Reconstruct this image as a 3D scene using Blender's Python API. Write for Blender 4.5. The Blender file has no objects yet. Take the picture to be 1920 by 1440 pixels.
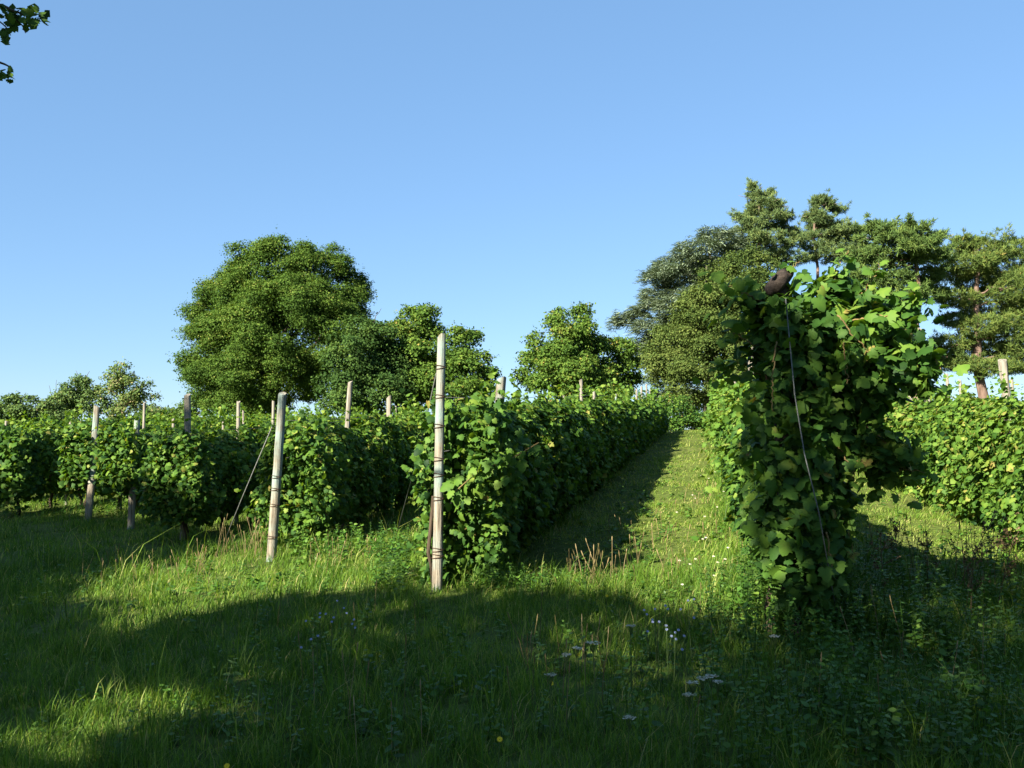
import bpy, math, random
import numpy as np

random.seed(7)
RNG = np.random.default_rng(7)
sc = bpy.context.scene
C = sc.collection
F = 1900.0                      # focal length in photo pixels (1920 wide)
EYE = np.array([0.0, 0.0, 1.6])
PITCH = math.atan(160.0 / F)
RX, RY = 0.19, 0.9818           # direction of the vine rows (x right, y forward)

# ------------------------------------------------------------------ camera geometry
def ray(px, py):
    a = (px - 960.0) / F
    b = (720.0 - py) / F
    cp, sp = math.cos(PITCH), math.sin(PITCH)
    return np.array([a, cp - b * sp, sp + b * cp])
def at(px, py, Y):
    d = ray(px, py)
    return EYE + d * (Y / d[1])
def project(P):
    P = np.atleast_2d(P) - EYE
    cp, sp = math.cos(PITCH), math.sin(PITCH)
    dep = P[:, 1] * cp + P[:, 2] * sp
    up = -P[:, 1] * sp + P[:, 2] * cp
    dep_s = np.where(dep > 0.05, dep, 0.05)
    return 960 + F * P[:, 0] / dep_s, 720 - F * up / dep_s, dep

# ------------------------------------------------------------------ terrain
GV = np.array([(-80, -1.0), (-18, -1.0), (-15.8, -1.0), (-13.4, -.96), (-11, -.86), (-8.5, -.69), (-5.6, -.46),
               (-2.4, -.15), (0, .01), (.6, .03), (2.4, -.09), (4, -.19), (8, -.3), (80, -.3)])
def uv(x, y):
    return RX * x + RY * y, RY * x - RX * y
def xy(u, v):
    return RX * u + RY * v, RY * u - RX * v
def g_v(v):
    r = 0
    for o in (-1.2, -.6, 0, .6, 1.2):
        r = r + np.interp(v + o, GV[:, 0], GV[:, 1])
    return r / 5
def ground(x, y):
    u, v = uv(np.asarray(x, float), np.asarray(y, float))
    near = np.where(u < 0, .035 * u, .073 * u)
    k = np.clip((u - 42) / 22, 0, 1)
    crest = .073 * 42 + .073 * 22 * (k - .5 * k * k)
    z = np.where(u < 42, near, crest)
    z = z - np.clip(u - 78, 0, None) * .06
    w = np.clip(1 - (np.abs(u - 20) - 30) / 60, 0, 1)
    z = z + g_v(v) * (.35 + .65 * np.clip(u / 9, 0, 1)) * w
    z = np.maximum(z, -25)
    z = z + .03 * np.sin(x * 1.3 + .7 * y) * np.sin(y * 1.1 - .4 * x) + .015 * np.sin(3.1 * x + 1) * np.sin(2.7 * y)
    return z
def on_ground(px, py, h=0.0):
    d = ray(px, py)
    t = np.linspace(1.5, 90, 9000)
    P = EYE + t[:, None] * (d / d[1])
    below = P[:, 2] <= ground(P[:, 0], P[:, 1]) + h
    i = int(np.argmax(below)) if below.any() else -1
    return P[i]

# ------------------------------------------------------------------ mesh helpers
class Acc:
    def __init__(s):
        s.v, s.f, s.t, s.n = [], [], [], 0
    def add(s, v, f, tone=None):
        v = np.asarray(v, np.float32).reshape(-1, 3)
        f = np.asarray(f, np.int32)
        s.v.append(v); s.f.append(f + s.n)
        s.t.append(np.full(len(v), .5, np.float32) if tone is None else np.broadcast_to(np.asarray(tone, np.float32), (len(v),)))
        s.n += len(v)
        return s
    def tube(s, pts, rad, sides=6, cap=True, tone=None, wob=0.0):
        pts = np.asarray(pts, float); n = len(pts)
        rad = np.broadcast_to(np.asarray(rad, float), (n,))
        tan = np.gradient(pts, axis=0)
        tan /= np.linalg.norm(tan, axis=1)[:, None] + 1e-9
        ref = np.array([0.31, .95, .05]) if abs(tan[:, 2]).mean() > .6 else np.array([0.05, .02, 1.0])
        a = np.cross(tan, ref); a /= np.linalg.norm(a, axis=1)[:, None] + 1e-9
        b = np.cross(tan, a)
        ang = np.linspace(0, 2 * math.pi, sides, endpoint=False)
        r = rad[:, None] * (1 + (RNG.normal(0, wob, (n, sides)) if wob else 0))
        V = pts[:, None, :] + r[:, :, None] * (np.cos(ang)[None, :, None] * a[:, None, :] + np.sin(ang)[None, :, None] * b[:, None, :])
        i = np.arange(n - 1)[:, None] * sides; j = np.arange(sides)[None, :]; k = (j + 1) % sides
        q = np.stack([i + j, i + k, i + sides + k, i + sides + j], -1).reshape(-1, 4)
        base = s.n
        s.add(V.reshape(-1, 3), q, tone)
        if cap:
            c = np.arange(sides)
            s.f.append((base + (n - 1) * sides + c)[None, :].astype(np.int32))
            s.f.append((base + c[::-1])[None, :].astype(np.int32))
        return s
def obj(name, acc, mat, parent=None, smooth=False, loc=None):
    v = np.concatenate(acc.v); t = np.concatenate(acc.t)
    org = np.array(parent['_o']) if parent is not None else (np.array(loc, float) if loc is not None else np.zeros(3))
    if parent is not None and parent.get('_p') is not None:
        pass
    v = (v - org.astype(np.float32)).astype(np.float32)
    me = bpy.data.meshes.new(name)
    lens = np.concatenate([np.full(len(f), f.shape[1], np.int32) for f in acc.f])
    loops = np.concatenate([f.reshape(-1) for f in acc.f])
    me.vertices.add(len(v)); me.vertices.foreach_set('co', v.reshape(-1))
    me.loops.add(len(loops)); me.loops.foreach_set('vertex_index', loops)
    me.polygons.add(len(lens))
    me.polygons.foreach_set('loop_start', np.concatenate([[0], np.cumsum(lens)[:-1]]).astype(np.int32))
    at_ = me.attributes.new('tone', 'FLOAT', 'POINT'); at_.data.foreach_set('value', t.astype(np.float32))
    me.update(calc_edges=True)
    if smooth:
        me.polygons.foreach_set('use_smooth', np.ones(len(lens), bool))
    me.materials.append(mat)
    o = bpy.data.objects.new(name, me); C.objects.link(o)
    if parent is not None:
        o.parent = parent; o['_o'] = [float(x) for x in org]
    elif loc is not None:
        o.location = loc; o['_o'] = [float(x) for x in org]
    return o
def tag(o, label=None, cat=None, group=None, kind=None):
    if label: o['label'] = label
    if cat: o['category'] = cat
    if group: o['group'] = group
    if kind: o['kind'] = kind
    return o
def thing(name, label, cat, loc, group=None):
    o = bpy.data.objects.new(name, None); C.objects.link(o)
    o.location = [float(x) for x in loc]; o['_o'] = [float(x) for x in loc]
    o.empty_display_size = .2
    return tag(o, label, cat, group)

# ------------------------------------------------------------------ leaf scattering
def unit(a):
    return a / (np.linalg.norm(a, axis=-1, keepdims=True) + 1e-9)
def scatter(acc, tpl, pos, nrm, tip, size, tone, aspect=1.0):
    tv, tf = tpl
    pos = np.asarray(pos, float); n = len(pos)
    if n == 0: return
    nrm = unit(nrm)
    tip = unit(tip - nrm * (tip * nrm).sum(1)[:, None])
    sd = np.cross(tip, nrm)
    size = np.broadcast_to(size, (n,))
    V = pos[:, None, :] + size[:, None, None] * (tv[None, :, 0:1] * aspect * sd[:, None, :] + tv[None, :, 1:2] * tip[:, None, :] + tv[None, :, 2:3] * nrm[:, None, :])
    k = len(tv)
    Fc = tf[None] + (np.arange(n) * k)[:, None, None]
    acc.add(V.reshape(-1, 3), Fc.reshape(-1, tf.shape[1]), np.clip((np.broadcast_to(tone, (n,))[:, None] + (RNG.normal(0, .05, (n, k)) + .07 * (np.arange(k) == 0) if k > 8 else 0) + np.zeros((1, k))).reshape(-1), 0, 1))
def fan(outline, centre):
    n = len(outline)
    v = np.array([centre] + list(outline), float)
    f = np.array([(0, 1 + i, 1 + (i + 1) % n) for i in range(n)])
    v = np.column_stack([v, -.28 * np.abs(v[:, 0]) - .35 * (v[:, 1] - .35) ** 2])
    return v, f
half = [(.14, -.10), (.36, -.06), (.52, .14), (.40, .25), (.60, .50), (.36, .55), (.26, .82)]
LOBED = fan([(0, .06)] + half + [(0, 1.02)] + [(-x, y) for x, y in half[::-1]], (0, .36))
half2 = [(.42, 0), (.58, .45), (.27, .75)]
VINE = fan([(0, .03)] + half2 + [(0, 1)] + [(-x, y) for x, y in half2[::-1]], (0, .38))
halfo = [(.10, .12), (.20, .22), (.15, .34), (.29, .46), (.20, .58), (.32, .70), (.18, .84)]
OAKLEAF = fan([(0, 0)] + halfo + [(0, 1)] + [(-x, y) for x, y in halfo[::-1]], (0, .5))
DIAM = (np.array([(0, 0, 0), (.42, .45, -.12), (0, 1, -.1), (-.42, .45, -.12)]), np.array([(0, 1, 2), (0, 2, 3)]))
OVATE = (np.array([(0, 0, 0), (.24, .3, -.05), (.2, .65, -.08), (0, 1, -.16), (-.2, .65, -.08), (-.24, .3, -.05)]), np.array([(0, 1, 2), (0, 2, 3), (0, 3, 4), (0, 4, 5)]))
NEEDLE = (np.array([(-.5, 0, 0), (.5, 0, 0), (.35, 1, -.08), (-.35, 1, -.08)]), np.array([(0, 1, 2), (0, 2, 3)]))

def wav(a, b, s):
    return (np.sin(a * 1.7 + s) * np.cos(b * 1.3 + 2 * s) + .6 * np.sin(a * 3.9 + 1.3 * b + 3 * s) + .4 * np.sin(7.3 * a - 5.1 * b + s * 5)) / 2

# ------------------------------------------------------------------ materials
def new_mat(name):
    m = bpy.data.materials.new(name); m.use_nodes = True
    nt = m.node_tree; nt.nodes.clear()
    out = nt.nodes.new('ShaderNodeOutputMaterial')
    return m, nt, out
def ramp(nt, stops):
    r = nt.nodes.new('ShaderNodeValToRGB'); cr = r.color_ramp
    while len(cr.elements) > 1: cr.elements.remove(cr.elements[-1])
    stops = [(p_, tuple(x_ * (.8 if max(c_) < .99 else 1) for x_ in c_)) for p_, c_ in stops]
    cr.elements[0].position = stops[0][0]; cr.elements[0].color = (*stops[0][1], 1)
    for p, c in stops[1:]:
        e = cr.elements.new(p); e.color = (*c, 1)
    return r
def leaf_mat(name, *args, **kw):
    if isinstance(args[0], float): args = ([(p, tuple(x * args[0] for x in c)) for p, c in args[1]],) + args[2:]
    return leaf_mat_(name, *args, **kw)
def leaf_mat_(name, stops, trans=.35, rough=.5, spec=.3, tmul=(1.5, 1.5, .6)):
    m, nt, out = new_mat(name)
    a = nt.nodes.new('ShaderNodeAttribute'); a.attribute_name = 'tone'
    r = ramp(nt, stops); nt.links.new(a.outputs['Fac'], r.inputs[0])
    p = nt.nodes.new('ShaderNodeBsdfPrincipled')
    p.inputs['Roughness'].default_value = rough
    p.inputs['Specular IOR Level'].default_value = spec
    nt.links.new(r.outputs[0], p.inputs['Base Color'])
    mul = nt.nodes.new('ShaderNodeMix'); mul.data_type = 'RGBA'; mul.blend_type = 'MULTIPLY'
    mul.inputs[0].default_value = 1
    nt.links.new(r.outputs[0], mul.inputs[6]); mul.inputs[7].default_value = (*tmul, 1)
    tr = nt.nodes.new('ShaderNodeBsdfTranslucent'); nt.links.new(mul.outputs[2], tr.inputs[0])
    mx = nt.nodes.new('ShaderNodeMixShader'); mx.inputs[0].default_value = trans
    nt.links.new(p.outputs[0], mx.inputs[1]); nt.links.new(tr.outputs[0], mx.inputs[2])
    nt.links.new(mx.outputs[0], out.inputs[0])
    return m
def rough_mat(name, stops, scale=(8, 8, 8), rough=.9, bump=.4, detail=6, extra=None):
    m, nt, out = new_mat(name)
    tc = nt.nodes.new('ShaderNodeTexCoord'); mp = nt.nodes.new('ShaderNodeMapping'); mp.inputs['Scale'].default_value = scale
    nt.links.new(tc.outputs['Object'], mp.inputs[0])
    n = nt.nodes.new('ShaderNodeTexNoise'); n.inputs['Scale'].default_value = 1; n.inputs['Detail'].default_value = detail
    n.inputs['Roughness'].default_value = .65
    nt.links.new(mp.outputs[0], n.inputs['Vector'])
    r = ramp(nt, stops); nt.links.new(n.outputs['Fac'], r.inputs[0])
    p = nt.nodes.new('ShaderNodeBsdfPrincipled'); p.inputs['Roughness'].default_value = rough
    p.inputs['Specular IOR Level'].default_value = .2
    col = r.outputs[0]
    if extra:                                   # second, larger pattern of stains
        n2 = nt.nodes.new('ShaderNodeTexNoise'); n2.inputs['Scale'].default_value = extra[0]; n2.inputs['Detail'].default_value = 4
        nt.links.new(tc.outputs['Object'], n2.inputs['Vector'])
        r2 = ramp(nt, [(extra[2], (0, 0, 0)), (extra[3], (1, 1, 1))]); nt.links.new(n2.outputs['Fac'], r2.inputs[0])
        mx = nt.nodes.new('ShaderNodeMix'); mx.data_type = 'RGBA'
        nt.links.new(r2.outputs[0], mx.inputs[0]); nt.links.new(col, mx.inputs[6]); mx.inputs[7].default_value = (*extra[1], 1)
        col = mx.outputs[2]
    nt.links.new(col, p.inputs['Base Color'])
    b = nt.nodes.new('ShaderNodeBump'); b.inputs['Strength'].default_value = bump; b.inputs['Distance'].default_value = .02
    nt.links.new(n.outputs['Fac'], b.inputs['Height']); nt.links.new(b.outputs[0], p.inputs['Normal'])
    nt.links.new(p.outputs[0], out.inputs[0])
    return m

M = {}
M['vine'] = leaf_mat('vine_leaf', [(0, (.012, .042, .012)), (.35, (.04, .105, .018)), (.7, (.10, .195, .026)), (.93, (.19, .27, .045)), (.97, (.28, .27, .07)), (1, (.21, .16, .05))], .36, .6, .16, (1.7, 1.5, .45))
M['grass'] = leaf_mat('grass_blade', [(0, (.035, .085, .010)), (.4, (.09, .185, .018)), (.7, (.19, .29, .04)), (.88, (.30, .34, .09)), (1, (.42, .36, .16))], .42, .55, .2)
M['weed'] = leaf_mat('weed_leaf', [(0, (.025, .075, .010)), (.5, (.065, .155, .02)), (1, (.15, .24, .04))], .3, .5, .25)
M['oak'] = leaf_mat('oak_leaf', 1.1, [(0, (.022, .05, .010)), (.5, (.05, .098, .015)), (.85, (.095, .15, .024)), (1, (.15, .17, .04))], .25, .75, .08)
M['oakdark'] = leaf_mat('dark_leaf', 1.35, [(0, (.018, .045, .012)), (.6, (.042, .08, .018)), (1, (.08, .12, .025))], .25, .75, .08)
M['chestnut'] = leaf_mat('chestnut_leaf', 1.35, [(0, (.026, .06, .012)), (.5, (.058, .108, .018)), (.88, (.105, .155, .026)), (1, (.18, .16, .04))], .28, .75, .08)
M['olive'] = leaf_mat('olive_green_leaf', 1.1, [(0, (.026, .05, .013)), (.5, (.062, .096, .022)), (1, (.125, .155, .04))], .22, .75, .08)
M['cedar'] = leaf_mat('cedar_needle', .85, [(0, (.05, .085, .05)), (.5, (.16, .22, .135)), (1, (.30, .37, .25))], .12, .75, .1)
M['pine'] = leaf_mat('pine_needle', 1.35, [(0, (.022, .045, .016)), (.5, (.055, .095, .024)), (1, (.12, .16, .038))], .12, .75, .1)
M['pineblue'] = leaf_mat('blue_pine_needle', 1.35, [(0, (.03, .054, .022)), (.5, (.072, .112, .04)), (1, (.15, .18, .055))], .12, .75, .1)
M['pinebrown'] = leaf_mat('brown_pine_needle', 1.35, [(0, (.028, .052, .014)), (.5, (.068, .105, .025)), (.85, (.13, .155, .035)), (1, (.17, .13, .04))], .12, .75, .1)
M['lefttree'] = leaf_mat('left_tree_leaf', 1.35, [(0, (.035, .065, .025)), (.5, (.065, .11, .03)), (.85, (.115, .15, .045)), (1, (.2, .17, .09))], .2, .75, .08)
M['bark'] = rough_mat('bark', [(.3, (.03, .024, .018)), (.7, (.11, .09, .07))], (6, 6, 1.5), .95, .8)
M['pinebark'] = rough_mat('pine_bark', [(.3, (.07, .045, .035)), (.7, (.22, .15, .12))], (4, 4, 1), .95, .8)
M['vinewood'] = rough_mat('vine_wood', [(.3, (.025, .018, .012)), (.7, (.09, .065, .045))], (30, 30, 6), .95, .8)
M['cane'] = rough_mat('vine_cane', [(.3, (.10, .07, .025)), (.7, (.24, .17, .07))], (30, 30, 6), .7, .3)
M['post'] = rough_mat('weathered_post', [(.34, (.03, .024, .019)), (.43, (.15, .125, .095)), (.55, (.25, .22, .175)), (.75, (.36, .33, .27))], (48, 48, 2.6), .9, .9, 9, (2.2, (.16, .225, .215), .46, .62))
M['postpale'] = rough_mat('pale_post', [(.3, (.07, .06, .05)), (.45, (.20, .18, .15)), (.75, (.36, .34, .29))], (46, 46, 2.6), .9, .8, 9)
M['postdark'] = rough_mat('dark_post', [(.25, (.05, .042, .033)), (.6, (.14, .12, .095)), (.8, (.22, .19, .15))], (26, 26, 2.2), .95, .7, 8)
M['stump'] = rough_mat('dark_stump', [(.3, (.012, .009, .008)), (.6, (.04, .03, .025)), (.8, (.13, .10, .08))], (14, 30, 30), .8, .9, 8)
M['tie'] = rough_mat('rusty_wire', [(.3, (.035, .024, .018)), (.7, (.10, .065, .045))], (40, 40, 40), .7, .3)
M['wire'] = rough_mat('steel_wire', [(.3, (.07, .075, .075)), (.7, (.17, .175, .17))], (40, 40, 40), .5, .2)
M['seed'] = leaf_mat('dry_seed_head', [(0, (.06, .07, .025)), (.4, (.12, .10, .04)), (.8, (.24, .18, .09)), (1, (.34, .27, .15))], .2, .8, .1, (1, 1, .8))
M['stem'] = leaf_mat('green_stem', [(0, (.03, .075, .015)), (1, (.10, .15, .04))], .1, .6, .2)
M['white'] = leaf_mat('white_petal', [(0, (.42, .40, .28)), (1, (.62, .60, .48))], .25, .7, .1, (1, 1, .9))
M['daisy'] = leaf_mat('daisy', [(0, (.04, .09, .02)), (.25, (.06, .11, .03)), (.4, (.42, .40, .30)), (1, (.66, .64, .54))], .25, .7, .1, (1, 1, .9))
M['blue'] = leaf_mat('blue_petal', [(0, (.20, .25, .42)), (1, (.32, .37, .55))], .25, .7, .1, (1, 1, 1))
M['yellow'] = leaf_mat('yellow_petal', [(0, (.70, .50, .02)), (1, (.80, .62, .04))], .2, .7, .1, (1, 1, .5))
M['dry'] = leaf_mat('dry_stalk', [(0, (.06, .04, .022)), (.6, (.13, .09, .05)), (1, (.22, .16, .09))], .1, .8, .1, (1, 1, .8))

def ground_mat():
    m, nt, out = new_mat('meadow_soil')
    tc = nt.nodes.new('ShaderNodeTexCoord')
    def noise(s, d):
        n = nt.nodes.new('ShaderNodeTexNoise'); n.inputs['Scale'].default_value = s; n.inputs['Detail'].default_value = d
        nt.links.new(tc.outputs['Object'], n.inputs['Vector']); return n
    a, b = noise(.35, 4), noise(9, 6)
    r1 = ramp(nt, [(.3, (.04, .065, .014)), (.5, (.085, .125, .024)), (.7, (.15, .165, .05))])
    r2 = ramp(nt, [(.3, (.03, .022, .012)), (.55, (.075, .11, .024)), (.75, (.15, .15, .06))])
    nt.links.new(a.outputs['Fac'], r1.inputs[0]); nt.links.new(b.outputs['Fac'], r2.inputs[0])
    mx = nt.nodes.new('ShaderNodeMix'); mx.data_type = 'RGBA'; mx.inputs[0].default_value = .55
    nt.links.new(r1.outputs[0], mx.inputs[6]); nt.links.new(r2.outputs[0], mx.inputs[7])
    p = nt.nodes.new('ShaderNodeBsdfPrincipled'); p.inputs['Roughness'].default_value = 1; p.inputs['Specular IOR Level'].default_value = .05
    nt.links.new(mx.outputs[2], p.inputs['Base Color'])
    bu = nt.nodes.new('ShaderNodeBump'); bu.inputs['Strength'].default_value = .9; bu.inputs['Distance'].default_value = .05
    nt.links.new(b.outputs['Fac'], bu.inputs['Height']); nt.links.new(bu.outputs[0], p.inputs['Normal'])
    nt.links.new(p.outputs[0], out.inputs[0])
    return m
M['ground'] = ground_mat()

# ------------------------------------------------------------------ sun, sky, camera
SUN_AZ = np.array([-.62, -.785]); SUN_AZ /= np.linalg.norm(SUN_AZ)
SUN_EL = math.radians(29)
TOSUN = np.array([SUN_AZ[0] * math.cos(SUN_EL), SUN_AZ[1] * math.cos(SUN_EL), math.sin(SUN_EL)])
world = bpy.data.worlds.new('World'); sc.world = world; world.use_nodes = True
wn = world.node_tree
bg = wn.nodes['Background']
sky = wn.nodes.new('ShaderNodeTexSky'); sky.sky_type = 'NISHITA'; sky.sun_disc = False
sky.sun_elevation = SUN_EL
sky.sun_rotation = math.atan2(SUN_AZ[0], SUN_AZ[1])
sky.air_density = 1.0; sky.dust_density = .3; sky.ozone_density = 3.0; sky.altitude = 200
hs = wn.nodes.new('ShaderNodeHueSaturation'); hs.inputs['Saturation'].default_value = 1.05; hs.inputs['Value'].default_value = .8
sky_mix = wn.nodes.new('ShaderNodeMix'); sky_mix.data_type = 'RGBA'; sky_mix.inputs[0].default_value = .45      # constant blue mixed in to flatten and brighten the sky gradient
wn.links.new(sky.outputs[0], hs.inputs['Color']); wn.links.new(hs.outputs[0], sky_mix.inputs[6]); sky_mix.inputs[7].default_value = (1.14, 2.28, 3.98, 1)
wn.links.new(sky_mix.outputs[2], bg.inputs[0]); bg.inputs[1].default_value = .053
sl = bpy.data.lights.new('Sun', 'SUN'); sl.energy = 5.0; sl.angle = math.radians(.53); sl.color = (1, .92, .74)
so = bpy.data.objects.new('Sun', sl); C.objects.link(so)
from mathutils import Vector
so.rotation_euler = Vector(TOSUN.tolist()).to_track_quat('Z', 'Y').to_euler()
so.location = (-30, -40, 30)
cd = bpy.data.cameras.new('Camera'); cam = bpy.data.objects.new('Camera', cd); C.objects.link(cam)
cam.location = EYE.tolist(); cam.rotation_euler = (math.pi / 2 + PITCH, 0, 0)
cd.sensor_fit = 'HORIZONTAL'; cd.angle = 2 * math.atan(960 / F); cd.clip_end = 6000; cd.clip_start = .05
sc.camera = cam
sc.view_settings.view_transform = 'Standard'; sc.view_settings.look = 'None'
sc.view_settings.exposure = 2.2; sc.view_settings.gamma = 1
sc.cycles.max_bounces = 6; sc.cycles.diffuse_bounces = 3; sc.cycles.transmission_bounces = 4

# ------------------------------------------------------------------ ground sheet
def ground_sheet():
    near = np.concatenate([np.arange(-24, 60, .45), ])
    far = 60 * np.power(1.16, np.arange(0, 28))
    ys = np.concatenate([-24 - (far[::-1] - 60) - 6, near, far])
    xs_n = np.arange(-36, 36, .45)
    xs = np.concatenate([-36 - (far[::-1] - 60) - 6, xs_n, 36 + (far - 60) + 6])
    X, Y = np.meshgrid(xs, ys)
    Z = ground(X, Y)
    nx, ny = len(xs), len(ys)
    i = np.arange(ny - 1)[:, None] * nx; j = np.arange(nx - 1)[None]
    q = np.stack([i + j, i + j + 1, i + nx + j + 1, i + nx + j], -1).reshape(-1, 4)
    a = Acc(); a.add(np.stack([X, Y, Z], -1).reshape(-1, 3), q)
    o = obj('ground', a, M['ground'], smooth=True)
    tag(o, 'sloping grassy hillside under the vineyard', None, None, 'structure')
ground_sheet()

# ------------------------------------------------------------------ light and shade map of the ground (the unseen shade trees' leaves are placed to cast it)
def inside(px, py, poly):
    px, py = np.asarray(px), np.asarray(py); r = np.zeros(px.shape, bool); n = len(poly)
    for k in range(n):
        x1, y1 = poly[k]; x2, y2 = poly[(k + 1) % n]
        c = ((y1 > py) != (y2 > py)) & (px < (x2 - x1) * (py - y1) / (y2 - y1 + 1e-9) + x1)
        r ^= c
    return r
SHADE_EDGE = [(-900, 950), (0, 958), (140, 966), (220, 972), (330, 982), (440, 1012), (300, 1062), (70, 1100), (60, 1145), (110, 1205), (250, 1190), (340, 1170),
              (480, 1128), (600, 1118), (830, 1114), (1080, 1128), (1280, 1168), (1420, 1200), (1500, 1200), (1700, 1135), (1860, 1150),
              (1960, 1180), (2900, 1380), (2900, 4000), (-900, 4000)]
PATCHES = [([(140, 1200), (240, 1195), (240, 1225), (150, 1225)], .12), ([(50, 1345), (130, 1330), (300, 1350), (290, 1410), (60, 1400)], .15),
           ([(330, 1290), (420, 1270), (500, 1330), (440, 1360), (340, 1350)], .15), ([(1000, 1240), (1200, 1190), (1270, 1260), (1100, 1300)], .22),
           ([(1270, 1280), (1370, 1265), (1370, 1340), (1280, 1350)], .2), ([(1330, 1160), (1500, 1190), (1480, 1300), (1380, 1290)], .6),
           ([(580, 1390), (900, 1380), (1000, 1440), (600, 1445)], .2), ([(1700, 1350), (1920, 1330), (1920, 1445), (1660, 1445)], .45),
           ([(600, 1180), (740, 1160), (760, 1230), (620, 1260)], .7), ([(1600, 1100), (1900, 1180), (1900, 1260), (1650, 1230)], .75)]
def grow(poly, k):
    cx = sum(p[0] for p in poly) / len(poly); cy = sum(p[1] for p in poly) / len(poly)
    return [(cx + (x - cx) * k, cy + (y - cy) * k) for x, y in poly]
PATCHES = [(grow(p, 1.5), max(0, k - .12) if k < .3 else k) for p, k in PATCHES]
HEDGE_ENDS = [(850, 1035), (860, 960), (980, 930), (1100, 960), (1060, 1040)], [(540, 1000), (560, 968), (720, 955), (800, 975), (700, 1010)]
def shade_density(x, y):
    P = np.stack([x, y, ground(x, y)], -1)
    px, py, dep = project(P)
    py = np.where(dep < .6, 3000, py); px = np.where(dep < .6, 960, px)
    d = inside(px, py, SHADE_EDGE).astype(float)
    for poly, k_ in zip(HEDGE_ENDS, (.6, .35)): d = np.where(inside(px, py, poly), np.maximum(d, k_), d)
    for poly, k in PATCHES:
        d = np.where(inside(px, py, poly), np.minimum(d, k), d)
    return np.where(inside(px, py, [(1500, 1185), (1560, 1052), (1650, 1034), (1880, 1110), (2000, 1160), (2900, 1380), (1860, 1150), (1700, 1135)]), .78, d)

# ------------------------------------------------------------------ trees
def ells_world(ells, dist, squash=.85):
    out = []
    for e in ells:
        cx, cy, rx, ry = e[:4]
        dd = e[4] if len(e) > 4 else 0.0
        d = dist + dd
        c = at(cx, cy, d)
        out.append((c, np.array([rx * d / F, max(rx, ry) * squash * d / F, ry * d / F])))
    return out
def sample_shell(ell, step, rng, skip=.72):
    pts, nr, ax = [], [], []
    for k, (c, r) in enumerate(ell):
        area = 4 * math.pi * ((r[0] * r[1]) ** 1.6 / 3 + (r[0] * r[2]) ** 1.6 / 3 + (r[1] * r[2]) ** 1.6 / 3) ** (1 / 1.6)
        n = max(4, int(area / step ** 2))
        d = unit(rng.normal(size=(n, 3)))
        p = c + d * r * rng.uniform(.82, 1.03, (n, 1))
        keep = np.ones(n, bool)
        for m, (c2, r2) in enumerate(ell):
            if m != k:
                keep &= np.linalg.norm((p - c2) / r2, axis=1) > skip
        pts.append(p[keep]); nr.append(unit(d / r)[keep])
    return np.concatenate(pts), np.concatenate(nr)
def limb(acc, a, b, r0, r1, rng, n=6, sag=.12, sides=6):
    a, b = np.asarray(a, float), np.asarray(b, float)
    t = np.linspace(0, 1, n)[:, None]
    L = np.linalg.norm(b - a)
    p = a + (b - a) * t + rng.normal(0, .03 * L, (n, 3)) * np.sin(np.pi * t) + np.array([0, 0, 1]) * sag * L * np.sin(np.pi * t) * .5
    acc.tube(p, np.linspace(r0, r1, n), sides, wob=.08)
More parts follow.
